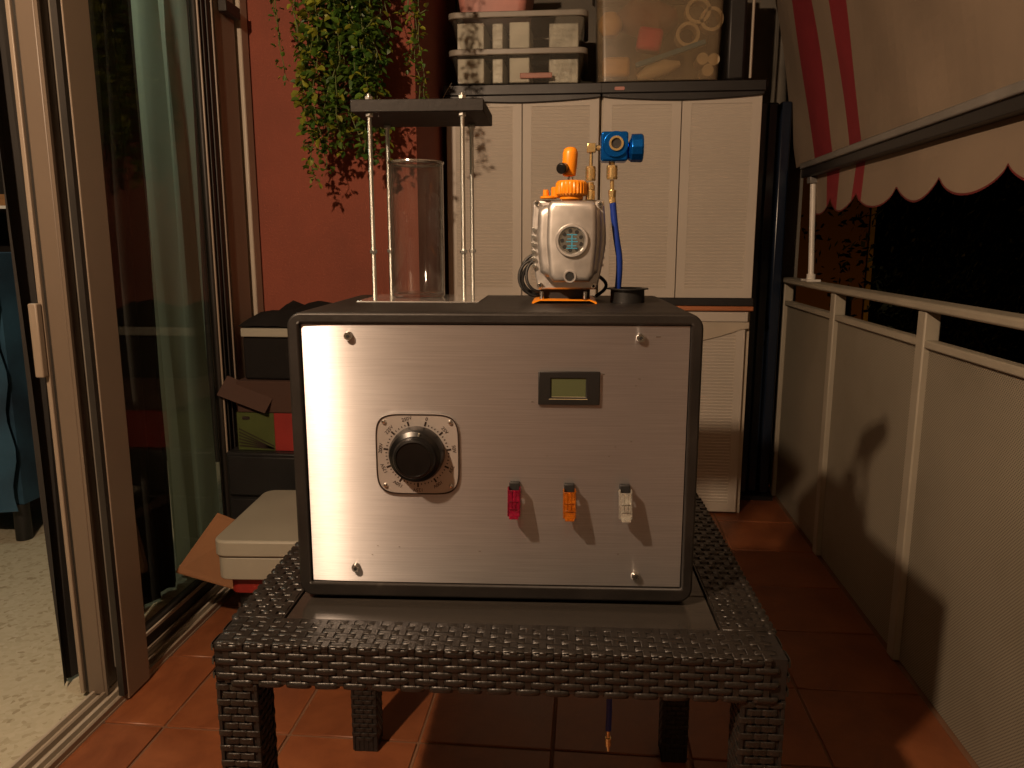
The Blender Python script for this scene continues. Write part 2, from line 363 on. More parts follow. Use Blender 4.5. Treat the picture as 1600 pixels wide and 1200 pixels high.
# ------------------------------------------------------------------ neighbour house and trees beyond the railing
nb = thing('neighbour_building', 'orange lit facade corner of the neighbouring building behind the awning pole', 'building', (1.55, 7.0, -9))
MB().box(-2.6, .86, 0, 6, 0, 16).build('wall', 'orange_facade', nb, smooth=False)
MB().box(.86, .90, -.02, .05, 0, 16).build('corner_trim', 'yellow_trim', nb, smooth=False)
def tree(name, label, loc, h, rad, nleaf, seed):
    g = random.Random(seed); t = thing(name, label, 'tree', loc, 0, None)
    mb = MB(); mb.loft([((0, 0, 0), .22), ((.1, 0, h * .4), .15), ((0, .1, h * .75), .07), ((0, 0, h), .02)], 10)
    for k in range(9):
        a = g.uniform(0, 2 * PI); z0 = h * g.uniform(.35, .75); L = rad * g.uniform(.6, 1)
        mb.loft([((0, 0, z0), .06), ((math.cos(a) * L * .5, math.sin(a) * L * .5, z0 + L * .35), .04), ((math.cos(a) * L, math.sin(a) * L, z0 + L * .8), .012)], 7)
    mb.build('trunk', 'bark', t)
    cl = [(Vector((g.gauss(0, .5) * rad, g.gauss(0, .5) * rad, h * .90 + g.gauss(0, .36) * rad)), g.uniform(.25, .5) * rad) for _ in range(26)]
    lf = MB()
    for _ in range(nleaf):
        c, r_ = g.choice(cl); d = Vector((g.gauss(0, 1), g.gauss(0, 1), g.gauss(0, 1))).normalized() * r_ * g.random() ** .4
        p = c + d; a = Vector((g.gauss(0, 1), g.gauss(0, 1), g.gauss(0, 1))).normalized(); b = a.orthogonal().normalized(); s_ = g.uniform(.018, .040)
        lf.add([p - a * s_, p + b * s_ * .5, p + a * s_, p - b * s_ * .5], [(0, 1, 2, 3)])
    o = lf.build('crown', 'night_leaf', t, smooth=False); o['kind'] = 'stuff'
tree('broadleaf_tree', 'dark leafy tree in front of the orange lit facade, just above the railing', (1.86, 5.7, -9), 9.72, .80, 3600, 3)
tree('broadleaf_tree', 'nearly black tree in the night beyond the railing, right of the orange facade', (4.4, 7.2, -9), 11.2, 2.0, 24000, 5)
tree('broadleaf_tree', 'dark tree deep in the night at the right picture edge under the awning scallops', (5.9, 5.6, -9), 11.0, 1.9, 18000, 9)

# ------------------------------------------------------------------ railing
XR = .815
rail = thing('balcony_railing', 'grey cream balcony railing with perforated panels and a shadow cast across it', 'railing', (XR, 0, 0))
MB().box(-.012, .052, -1.8, 3.33, .912, .934).build('top_rail', 'rail_paint', rail, bevel=.006)
MB().box(.0, .03, -1.8, 3.33, .822, .842).build('lower_rail', 'rail_paint', rail, bevel=.004)
py = [3.30, 2.645, 1.955, 1.27, .585, -.10, -.785, -1.47]
po = None
for y in py:
    if po is None: po = MB().box(-.004, .034, -.022, .022, 0, .911).build('post', 'rail_paint', rail, bevel=.004); po.location = (0, y, 0)
    else: inst(po, rail, (0, y, 0))
for a, b in zip(py[:-1], py[1:]):
    q = MB().box(.012, .020, b + .024, a - .024, .004, .821).build('panel', 'perforated', rail, smooth=False)
tag(MB().box(.80, .90, -1.8, 3.43, -.25, -.006).build('slab_edge', 'cream_wall', smooth=False), kind='structure')

# ------------------------------------------------------------------ awning
aw = thing('awning', 'cream awning with two dark red stripes and a scalloped valance over the railing', 'awning', (0, 0, 0))
# fabric sheet: from the bar up and back to the house side, striped bands as separate strips of cloth
def fx(z): return .835 - (z - 1.39) * .235
edges = [(-1.2, 2.575, 0), (2.575, 2.70, 1), (2.70, 2.855, 0), (2.855, 3.06, 1), (3.06, 3.30, 0)]
fab = MB()
NZ = 24
for y0, y1, mi in edges:
    ny = max(1, int((y1 - y0) / .05))
    for j in range(ny):
        for k in range(NZ):
            za, zb = 1.372 + (2.42 - 1.372) * k / NZ, 1.372 + (2.42 - 1.372) * (k + 1) / NZ
            ya, yb = y0 + (y1 - y0) * j / ny, y0 + (y1 - y0) * (j + 1) / ny
            q = []
            for (yy, zz) in ((ya, za), (yb, za), (yb, zb), (ya, zb)):
                sag = .018 * math.sin(PI * (zz - 1.37) / 1.05) + .006 * math.sin(yy * 6 + zz * 3) + .003 * math.sin(yy * 17 - zz * 9)
                ys_ = yy + (zz - 1.39) * (.0 if yy < 3.2 else 0)
                q.append((fx(zz) + sag, ys_, zz))
            fab.add(q, [(0, 1, 2, 3)], mi)
            fab.add([(x + .0012, y, z) for x, y, z in q], [(3, 2, 1, 0)], mi)
_f = fab.build('fabric', ['awning_cream', 'awning_red'], aw)
MB().box(.800, .850, -1.2, 3.12, 1.348, 1.372).box(.806, .846, -1.2, 3.12, 1.318, 1.348, mi=1).build('front_bar', ['awning_bar', 'dark_lid'], aw, bevel=.004)
# valance with scallops
val = MB(); trim = MB()
def vz(y):
    ph = ((2.27 - y) % .29) / .29
    return 1.232 - .052 * math.sin(PI * ph) ** .62
ny = 420; Y0, Y1 = -1.2, 3.03
def vcol(y): return 1 if (2.76 < y < 2.90 or 2.515 < y < 2.60) else 0
for j in range(ny):
    ya = Y0 + (Y1 - Y0) * j / ny; yb = Y0 + (Y1 - Y0) * (j + 1) / ny
    def vx(y, z): return .838 + .010 * math.sin(y * 9) * (1.32 - z) / .15
    za, zb = vz(ya), vz(yb)
    zm = 1.28
    for (a0, a1, b0, b1) in (((za), zm, (zb), zm), (zm, 1.33, zm, 1.33)):
        q = [(vx(ya, a0), ya, a0), (vx(yb, b0), yb, b0), (vx(yb, b1), yb, b1), (vx(ya, a1), ya, a1)]
        mi = vcol((ya + yb) / 2)
        val.add(q, [(0, 1, 2, 3)], mi); val.add([(x + .0012, y, z) for x, y, z in q], [(3, 2, 1, 0)], mi)
    trim.add([(vx(ya, za) - .001, ya, za - .004), (vx(yb, zb) - .001, yb, zb - .003), (vx(yb, zb) - .001, yb, zb + .0015), (vx(ya, za) - .001, ya, za + .0015)], [(0, 1, 2, 3)])
val.build('valance', ['awning_cream', 'awning_red'], aw)
trim.build('red_edging', 'awning_edge', aw)
MB().cyl((.832, 2.985, .942), (.832, 3.045, 1.318), .0105, n=16).build('pole', 'white_paint', aw)
MB().box(.806, .855, 2.94, 3.025, .9345, .942).cyl((.832, 2.985, .942), (.832, 2.985, .961), .016, n=16).build('pole_foot', 'white_paint', aw)
MB().box(.815, .848, 3.02, 3.065, 1.292, 1.317).build('pole_bracket', 'awning_bar', aw, bevel=.003)

# ------------------------------------------------------------------ sliding doors (left)
sill = thing('door_track', 'pale aluminium sliding door track set in the floor at the left', 'door track', (0, 0, 0))
MB().box(-1.160, -1.075, -.5, 2.52, -.003, .006).build('track_base', 'door_pale', sill, smooth=False)
for k, x in enumerate((-1.155, -1.128, -1.104, -1.080)):
    MB().box(x - .004, x + .004, -.5, 2.52, .006, .02).build('track_rib', 'door_pale' if k % 2 == 0 else 'door_metal', sill, bevel=.001, seg=1)
# far fixed jamb
jm = thing('door_jamb', 'brown beige aluminium door jamb beside the red wall', 'door frame', (0, 0, 0))
MB().box(-1.20, -1.128, 2.375, 2.515, .02, 2.22).build('inner_post', 'door_metal', jm, bevel=.006)
MB().box(-1.20, -1.150, 2.515, 2.535, .02, 2.22).build('gasket', 'door_dark', jm, smooth=False)
MB().box(-1.20, -1.118, 2.535, 2.592, 0, 2.22).build('outer_post', 'door_pale', jm, bevel=.005)
MB().box(-1.145, -1.137, 2.545, 2.56, 0, 2.2).build('reveal', 'door_dark', jm, smooth=False)
MB().box(-1.23, -1.07, -.55, 2.592, 2.222, 2.238).build('head', 'door_metal', jm, smooth=False)
MB().box(-1.127, -1.10, 2.40, 2.50, 1.765, 1.80).build('bracket', 'door_dark', jm, bevel=.003)
# closed leaf with stile B and glass
d2 = thing('sliding_door', 'closed glass sliding door leaf with the green curtain behind its pane', 'sliding door', (0, 0, 0))
MB().box(-1.083, -1.067, 1.574, 1.665, .004, 2.20).build('stile', 'door_metal', d2, bevel=.003)
MB().box(-1.083, -1.069, 1.560, 1.5735, .02, 2.20).build('gasket', 'door_dark', d2, smooth=False)
MB().box(-1.150, -1.125, 1.666, 2.25, .024, .085).build('bottom_rail', 'door_dark', d2, bevel=.004)
MB().box(-1.124, -1.118, 1.666, 2.25, .070, .078).build('rail_bead', 'door_pale', d2, smooth=False)
MB().box(-1.124, -1.118, 1.666, 2.25, .026, .036).build('rail_bead', 'door_metal', d2, smooth=False)
MB().box(-1.150, -1.125, 2.252, 2.372, .022, 2.20).build('end_stile', 'door_dark', d2, bevel=.006)
for y in (2.262, 2.285, 2.315, 2.350):
    MB().cyl((-1.124, y, .03), (-1.124, y, 2.2), .0035, n=8).build('stile_bead', 'door_metal' if y in (2.262, 2.35) else 'door_dark', d2)
MB().box(-1.141, -1.135, 1.60, 2.251, .086, 2.20).build('glass_pane', 'pane', d2, smooth=False)
# open leaf: stile A group
d1 = thing('sliding_door', 'slid open door leaf edge with grooved beige stile and long white handle', 'sliding door', (0, 0, 0))
MB().box(-1.168, -1.126, 1.572, 1.640, .012, 2.20).build('stile', 'door_brown', d1, bevel=.003)
MB().box(-1.1255, -1.119, 1.572, 1.580, .012, 2.20).build('stile_rib', 'door_brown', d1, smooth=False)
MB().box(-1.1255, -1.120, 1.615, 1.640, .06, 2.20).build('brush_seal', 'grey_wall', d1, smooth=False)
MB().box(-1.178, -1.1685, 1.580, 1.63, .012, 2.20).build('gasket', 'door_dark', d1, smooth=False)
MB().box(-1.189, -1.1785, 1.572, 1.60, .012, 2.20).build('edge_strip', 'door_metal', d1, bevel=.002)
MB().box(-1.1985, -1.1785, 1.552, 1.570, .782, .944).build('handle', 'door_metal', d1, bevel=.003)

# ------------------------------------------------------------------ room behind the doors
tag(MB().box(-3.7, -1.205, -1.8, 3.7, -.06, .0).box(-1.205, -1.1605, -.5, 2.52, -.0035, .0).build('room_floor', 'terrazzo', smooth=False), kind='structure')
tag(MB().box(-3.8, -1.31, 3.55, 3.7, 0.001, 2.455).box(-3.8, -3.7, -1.8, 3.549, 0.001, 2.455).box(-3.69, -1.25, -1.95, -1.81, 0.001, 2.455).build('room_wall', 'dark_wall', smooth=False), 'room walls behind the open door, coloured near-black to look unlit', 'wall')
def curtain(name, label, mat, x, y0, y1, z0, z1, amp, per, seed, thing_group=None, dx=0):
    g = random.Random(seed); ny = max(12, int((y1 - y0) / .012)); nz = 14; mb = MB(); vs = []
    ph = g.uniform(0, 6)
    for k in range(nz + 1):
        z = z0 + (z1 - z0) * k / nz
        for j in range(ny + 1):
            y = y0 + (y1 - y0) * j / ny
            xx = x + dx * j / ny + amp * math.sin(2 * PI * (y - y0) / per + ph + .4 * math.sin(z * 2)) + .3 * amp * math.sin(2 * PI * y / per * 2.3 + z)
            vs.append((xx, y + .01 * math.sin(z * 3 + j), z))
    fs = [(k * (ny + 1) + j, k * (ny + 1) + j + 1, (k + 1) * (ny + 1) + j + 1, (k + 1) * (ny + 1) + j) for k in range(nz) for j in range(ny)]
    mb.add(vs, fs); o = mb.build(name, mat, None)
    return tag(o, label, 'curtain')
curtain('curtain', 'pale green curtain hanging behind the closed glass door', 'curtain_green', -1.30, 2.20, 2.47, .03, 2.2, .016, .13, 4, dx=.02)
curtain('curtain', 'black curtain added behind the glass door to block the lit room, left of the pale green curtain', 'curtain_dark', -1.285, 1.73, 2.19, .01, 2.2, .012, .09, 9)  # added sheet, keeps the pane dark against the lit room
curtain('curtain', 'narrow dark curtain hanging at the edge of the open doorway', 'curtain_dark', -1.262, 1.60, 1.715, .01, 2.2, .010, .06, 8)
bl = thing('draped_cupboard', 'blue sheet draped low cupboard on dark legs in the lit room at far left', 'cupboard', (-2.33, 2.46, 0))
g = random.Random(12); vs = []; nx, nz = 26, 20
mb = MB()
for k in range(nz + 1):
    for j in range(nx + 1):
        u = -.5 + .82 * j / nx; z = .13 + .92 * k / nz
        vs.append((u + (.012 * math.sin(z * 23) if j == nx else 0), -.02 + .02 * math.sin(u * 19 + z * 3) * (1 - k / nz * .5), z))
mb.add(vs, [(k * (nx + 1) + j, k * (nx + 1) + j + 1, (k + 1) * (nx + 1) + j + 1, (k + 1) * (nx + 1) + j) for k in range(nz) for j in range(nx)])
mb.box(-.5, .31, .03, .38, .14, 1.04)
mb.build('sheet', 'blue_sheet', bl)
for x in (-.42, .28):
    for y in (.05, .34): MB().cyl((x, y, 0), (x, y, .139), .028).build('leg', 'plastic_black', bl)
sh = thing('wall_shelf', 'warm wooden shelf with a thin white front edge at the far left', 'shelf', (-2.5, 3.0, 1.22))
MB().box(-.6, .28, 0, .5, .0, .05).build('board', 'wood', sh, smooth=False)
MB().box(-.6, .28, -.012, -.001, -.008, .004).build('front_edge', 'white_paint', sh, smooth=False)
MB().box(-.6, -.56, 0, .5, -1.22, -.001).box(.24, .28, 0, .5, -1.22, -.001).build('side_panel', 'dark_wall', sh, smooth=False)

# ------------------------------------------------------------------ cabinets
def arch(x0, x1, ztop, zedge, zmid, n=14):
    p = [(x0, ztop), (x1, ztop), (x1, zedge)]
    ins = (x1 - x0) * .05
    for k in range(n + 1):
        t = k / n; p.append((x1 - ins - (x1 - x0 - 2 * ins) * t, zmid + (zedge - .004 - zmid) * abs(2 * t - 1) ** 1.7))
    p.append((x0, zedge)); return p
def door(name, x0, x1, z0, z1, y, parent):
    # framed door whose middle field carries fine raised horizontal slats
    mb = MB(); f = .034
    mb.box(x0, x0 + f, y, y + .022, z0, z1); mb.box(x1 - f, x1, y, y + .022, z0, z1)
    mb.box(x0 + f, x1 - f, y, y + .022, z0, z0 + f); mb.box(x0 + f, x1 - f, y, y + .022, z1 - f, z1)
    n = int((z1 - z0 - 2 * f) / .0125); h = (z1 - z0 - 2 * f) / n
    for k in range(n):
        a = z0 + f + k * h
        mb.add([(x0 + f, y + .0030, a), (x1 - f, y + .0030, a), (x1 - f, y + .0008, a + h * .8), (x0 + f, y + .0008, a + h * .8), (x1 - f, y + .0030, a + h), (x0 + f, y + .0030, a + h)],
               [(0, 1, 2, 3), (3, 2, 4, 5)])
    return mb.build(name, 'beige_plastic', parent, smooth=False)
YC = 3.02
def upper_cab(x0, label, badge, group):
    t = thing('storage_cabinet', label, 'cabinet', (x0, YC, .838), 0, group); W = .587
    MB().box(0, W, .024, .39, .0, .78).build('body', 'beige_lid', t, smooth=False)
    door('door', .006, W / 2 - .002, .030, .775, 0, t); door('door', W / 2 + .002, W - .006, .030, .775, 0, t)
    lid = MB(); lid.box(-.004, W + .004, -.014, .40, .781, .819); lid.prism(arch(.0, W, .7805, .768, .752), -.014, -.002)
    lid.build('lid', 'dark_lid', t, bevel=.003)
    MB().box(0, W, -.004, .39, -.0, .024).build('base_strip', 'dark_lid', t, smooth=False) if False else MB().box(0, W, -.006, .022, .001, .028).build('base_strip', 'dark_lid', t, smooth=False)
    if badge: MB().prism(rrect(.045, .082, .790, .802, .005), -.018, -.0145).build('badge', 'pink', t)
    return t
upper_cab(-.546, 'beige slatted upper storage cabinet left of the pump, under the two clear bins', False, 'beige upper cabinets')
upper_cab(.045, 'beige slatted upper storage cabinet under the cloudy bin, with small badge on its dark lid', True, 'beige upper cabinets')
def lower_cab(x0, label):
    t = thing('base_cabinet', label, 'cabinet', (x0, YC, 0), 0, 'beige base cabinets'); W = .587
    MB().box(0.002, W - .002, .024, .39, .0, .817).build('body', 'beige_lid', t, smooth=False)
    door('door', .006, W / 2 - .002, .012, .775, 0, t); door('door', W / 2 + .002, W - .022, .012, .775, 0, t)
    MB().prism(arch(.006, W - .01, .775, .752, .690), -.006, -.001).build('handle_lip', 'beige_lid', t)
    MB().box(.004, W - .014, -.004, .02, .776, .815).build('drawer_front', 'beige_plastic', t, bevel=.003)
    MB().box(-.0, W + .002, -.018, .39, .8185, .8365).build('top_board', 'orange_board', t, bevel=.004)
lower_cab(-.546, 'beige base cabinet mostly hidden behind the aluminium fronted box')
lower_cab(.045, 'beige base cabinet with orange top board, its right door showing beside the box')

# dark things right of the cabinets
fs_ = thing('folded_screen', 'tall dark glossy folded screen standing between the cabinets and the railing', 'screen', (.655, 3.24, 0))
for k in range(3): MB().box(.0 + k * .046, .043 + k * .046, .0 + .02 * (k % 2), .12, .02, 1.62).build('panel', 'lime', fs_, bevel=.008)
MB().box(-.008, .145, -.03, .15, 0, .018).build('foot', 'plastic_black', fs_)
dp = thing('drainpipe', 'pale drainpipe end on the grey wall above the dark screen', 'pipe', (.765, 3.38, 1.58))
MB().loft([((0, 0, 0), .034), ((0, 0, .02), .034), ((0, 0, .24), .022), ((0, 0, .87), .022)], 20).build('pipe', 'grey_wall', dp)

# ------------------------------------------------------------------ bins and what is in them
ZB = 1.6575
def bin_(name, label, x0, x1, y0, y1, z0, z1, mat, rim, group=None, taper=.02, rimh=.021):
    t = thing(name, label, 'storage bin', ((x0 + x1) / 2, (y0 + y1) / 2, z0), 0, group)
    hx, hy, h = (x1 - x0) / 2, (y1 - y0) / 2, z1 - z0
    def lay(k, z): return [(u, v, z) for u, v in rrect(-hx + taper * (1 - k), hx - taper * (1 - k), -hy + taper * (1 - k), hy - taper * (1 - k), .03, 5)]
    mb = MB(); a, b = lay(0, .0), lay(1, h - rimh); n_ = len(a)
    ai = [(x * .985, y * .985, .004) for x, y, z in a]; bi = [(x * .985, y * .985, z) for x, y, z in b]
    mb.add(a + b, [tuple(range(n_ - 1, -1, -1))] + [(j, (j + 1) % n_, n_ + (j + 1) % n_, n_ + j) for j in range(n_)])
    mb.add(ai + bi, [tuple(range(n_))] + [(j, n_ + j, n_ + (j + 1) % n_, (j + 1) % n_) for j in range(n_)])
    mb.add(b + bi, [(j, (j + 1) % n_, n_ + (j + 1) % n_, n_ + j) for j in range(n_)])
    me = mb.build('body', mat, t)
    if rim:
        MB().ring(rrect(-hx - .012, hx + .012, -hy - .012, hy + .012, .035, 5), rrect(-hx + .004, hx - .004, -hy + .004, hy - .004, .03, 5), h - rimh, h, 'Z').build('rim', rim, t, bevel=.003)
    return t
yb0, yb1 = 2.985, 3.36
bin_('clear_bin', 'lower of the two stacked clear plastic bins on the left cabinet', -.515, -.022, yb0, yb1, ZB, ZB + .118, 'bin', 'bin_rim', 'stacked clear bins')
bin_('clear_bin', 'upper of the two stacked clear plastic bins on the left cabinet', -.515, -.022, yb0, yb1, ZB + .120, ZB + .246, 'bin', 'bin_rim', 'stacked clear bins')
bin_('pink_box', 'pinkish plastic box standing on top of the stacked clear bins', -.505, -.225, yb0 + .02, yb1 - .05, ZB + .248, ZB + .40, 'pink', 'bin_rim')
bin_('cloudy_bin', 'large cloudy plastic bin full of coloured odds and ends on the right cabinet', .015, .475, yb0, yb1, ZB, ZB + .38, 'cloudy', 'bin_rim', taper=.012)
MB_ = MB
def packs(z0, h, tagword):
    for (a, b, dy, mt, lab) in ((-.495, -.395, 0, 'paper', 'wide pale pack at the left end'), (-.365, -.325, .01, 'paper2', 'narrow silvery pack second from the left'),
                            (-.300, -.225, .0, 'paper', 'pale pack in the middle'), (-.155, -.045, .03, 'paper2', 'dull film wrapped pack at the right end')):
        o = MB().box(0, b - a, 0, .20, 0, h).build('paper_pack', mt, None, bevel=.004); o.location = (a, yb0 + .028 + dy, z0)
        tag(o, lab + ' inside the ' + tagword + ' clear bin', 'pack', 'pale packs inside the clear bins')
packs(ZB + .006, .088, 'lower'); packs(ZB + .126, .092, 'upper')
for zz, nm in ((ZB + .006, 'lower'), (ZB + .126, 'upper')):
    o = MB().box(-.485, -.055, 3.235, 3.30, zz, zz + .085).build('dark_binder', 'dark_cloth', None, bevel=.004)
    tag(o, 'dark binder lying behind the pale packs in the ' + nm + ' clear bin', 'binder', 'dark binders in the clear bins')
def small(name, mb, mat, label, cat, loc, rot=(0, 0, 0), bevel=0):
    o = mb.build(name, mat, None, bevel=bevel); o.location = loc; o.rotation_euler = rot; return tag(o, label, cat)
small('candy_bag', MB().box(-.06, .06, -.004, .004, -.010, .010), 'pink', 'flat red and white wrapped sweets low in the lower clear bin', 'wrapper', (-.20, yb0 + .020, ZB + .028), bevel=.003)
yi = yb0 + .045
def rollmesh(r, ri, L): return MB().lathe([(r, 0), (r, L), (ri, L), (ri, 0)], axis='Y', n=28, close=True)
for (x, z, r, lab) in ((.385, ZB + .245, .046, 'leftmost'), (.435, ZB + .215, .042, 'rightmost'), (.352, ZB + .165, .043, 'lowest')):
    small('tape_roll', rollmesh(r, r * .72, .06), 'tape', lab + ' of the three big pale cardboard rings in the cloudy bin', 'ring', (x, yi, z))
for (x, z, lab) in ((.405, ZB + .075, 'upper left'), (.445, ZB + .072, 'upper right'), (.425, ZB + .035, 'lower')):
    small('round_tin', MB().cyl((0, 0, 0), (0, .10, 0), .021, n=24), 'tape', lab + ' of the three small pale round tins low in the cloudy bin', 'tin', (x, yi - .02, z))
small('red_toy', MB().box(-.045, .045, 0, .08, -.04, .04), 'crimson', 'crimson block in the middle of the cloudy bin', 'block', (.215, yi - .02, ZB + .150), (0, .15, 0), .014)
small('yellow_toy', MB().box(-.05, .05, 0, .08, -.035, .035), 'yellow', 'ochre yellow block low left in the cloudy bin', 'block', (.095, yi - .02, ZB + .055), (0, 0, 0), .012)
small('yellow_ball', MB().lathe([(.001, -.045), (.025, -.04), (.043, -.015), (.045, 0), (.043, .015), (.025, .04), (.001, .045)], n=20), 'yellow', 'dull ochre ball high left in the cloudy bin', 'ball', (.07, yi + .03, ZB + .21))
small('blue_ruler', MB().box(-.13, .13, 0, .02, -.009, .009), 'blue_bar', 'slanted teal bar crossing the cloudy bin', 'bar', (.29, yi - .025, ZB + .095), (0, -.30, 0), .003)
small('pale_bundle', MB().loft([((-.08, 0, 0), .012), ((-.04, 0, .004), .026), ((.03, 0, .004), .028), ((.08, 0, 0), .01)], 14), 'tape', 'pale bundle lying under the teal bar in the cloudy bin', 'bundle', (.25, yi, ZB + .040), (0, -.3, 0))
small('brown_bundle', MB().loft([((-.10, 0, 0), .03), ((-.04, 0, .02), .07), ((.05, 0, 0), .075), ((.12, 0, .02), .03)], 14), 'brown_toy', 'brown cloth bundle filling the top of the cloudy bin', 'bundle', (.20, yi + .12, ZB + .24))
small('black_case', MB().box(0, .065, 0, .25, 0, .36), 'dark_lid', 'narrow black case standing right of the cloudy bin', 'case', (.492, yb0 + .03, ZB), bevel=.01)
small('steel_pole', MB().cyl((0, 0, 0), (0, 0, .42), .005, n=12), 'door_pale', 'thin pale pole standing right of the narrow black case', 'pole', (.572, yb0 + .0, ZB))
small('thin_string', MB().tube([(-.60, 2.5, 1.49), (-.585, 2.6, 1.485), (-.57, 2.75, 1.50), (-.55, 2.9, 1.56), (-.53, 2.97, 1.63), (-.512, 2.98, 1.66)], .0012, 6), 'door_pale', 'thin pale string running from the plant to the clear bins', 'string', (0, 0, 0))

# ------------------------------------------------------------------ things piled at the back left, colours darkened in place of a soft shadow
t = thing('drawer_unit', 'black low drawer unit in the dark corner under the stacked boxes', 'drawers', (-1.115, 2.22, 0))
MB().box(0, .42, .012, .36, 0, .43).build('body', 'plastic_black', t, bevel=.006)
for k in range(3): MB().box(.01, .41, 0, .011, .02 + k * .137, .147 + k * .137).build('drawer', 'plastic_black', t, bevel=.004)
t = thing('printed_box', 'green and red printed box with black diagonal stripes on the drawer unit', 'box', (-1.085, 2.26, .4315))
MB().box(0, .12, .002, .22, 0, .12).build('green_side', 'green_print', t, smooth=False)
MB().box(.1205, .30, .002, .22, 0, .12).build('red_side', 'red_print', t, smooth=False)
for k in range(6):
    z = .012 + k * .011
    MB().add([(.004, 0, z), (.118, 0, max(.004, z - .055 + .0)), (.118, 0, max(.004, z - .055) + .004), (.004, 0, z + .004)], [(0, 1, 2, 3)]).build('stripe', 'print', t, smooth=False)
MB().prism(rrect(.018, .042, .098, .108, .003), .0, .0015).build('mark', 'print', t)
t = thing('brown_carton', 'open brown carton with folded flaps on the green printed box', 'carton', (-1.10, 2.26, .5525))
MB().box(.02, .36, 0, .24, 0, .10).build('body', 'cardboard_shaded', t, bevel=.003)
MB().box(0, .16, 0, .004, 0, .07, Matrix.Translation((-.03, -.03, .06)) @ Matrix.Rotation(.35, 4, 'Y') @ Matrix.Rotation(-.6, 4, 'X')).build('flap', 'cardboard_shaded', t)
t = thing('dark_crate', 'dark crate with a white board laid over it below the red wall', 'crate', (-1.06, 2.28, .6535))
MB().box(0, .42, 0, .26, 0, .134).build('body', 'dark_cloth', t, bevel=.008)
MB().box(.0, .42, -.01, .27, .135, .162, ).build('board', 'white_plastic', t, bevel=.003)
mb = MB(); g = random.Random(3); N_ = 14; vs = []
for i in range(N_ + 1):
    for j in range(N_ + 1):
        u, v_ = i / N_, j / N_; e = min(u, 1 - u, v_, 1 - v_)
        vs.append((.43 * u - .01, .30 * v_ - .01, .166 + .07 * min(1, e * 5) * (.6 + .4 * math.sin(u * 9) * math.cos(v_ * 7)) + g.uniform(0, .006)))
mb.add(vs, [(i * (N_ + 1) + j, (i + 1) * (N_ + 1) + j, (i + 1) * (N_ + 1) + j + 1, i * (N_ + 1) + j + 1) for i in range(N_) for j in range(N_)])
mb.box(0, .41, 0, .27, .163, .168)
o = mb.build('black_bag', 'dark_cloth', None); o.location = (-1.06, 2.28, .6535); tag(o, 'crumpled black bag heaped on the white board below the red wall', 'bag')

t = thing('cool_box', 'white lidded cool box with a red band standing behind the table', 'cool box', (-.905, 1.75, 0), R(4))
MB().prism(rrect(.02, .19, .03, .35, .03), .0, .195, 'Z').build('body', 'plastic_black', t); MB().prism(rrect(.012, .20, .008, .36, .03), .1955, .2395, 'Z').build('red_band', 'red_print', t)
MB().prism(rrect(-.015, .22, -.02, .39, .035), .301, .345, 'Z').build('lid', 'white_plastic', t, bevel=.006)
MB().prism(rrect(-.010, .215, -.015, .385, .035), .240, .2995, 'Z').build('collar', 'white_plastic', t, bevel=.003)
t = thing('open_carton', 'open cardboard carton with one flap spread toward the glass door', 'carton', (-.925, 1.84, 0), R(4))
MB().box(-.045, .012, .14, .40, .0, .285).build('body', 'cardboard_shaded', t, smooth=False)
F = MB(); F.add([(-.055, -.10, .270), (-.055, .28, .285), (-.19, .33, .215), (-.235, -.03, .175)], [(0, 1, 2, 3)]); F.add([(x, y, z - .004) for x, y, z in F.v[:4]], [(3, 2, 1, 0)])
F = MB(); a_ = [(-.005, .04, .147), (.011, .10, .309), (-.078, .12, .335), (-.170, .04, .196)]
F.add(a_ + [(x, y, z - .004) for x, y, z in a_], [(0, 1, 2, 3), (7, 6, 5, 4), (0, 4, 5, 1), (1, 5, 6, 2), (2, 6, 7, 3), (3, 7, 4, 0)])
F.build('flap', 'cardboard', t, smooth=False)

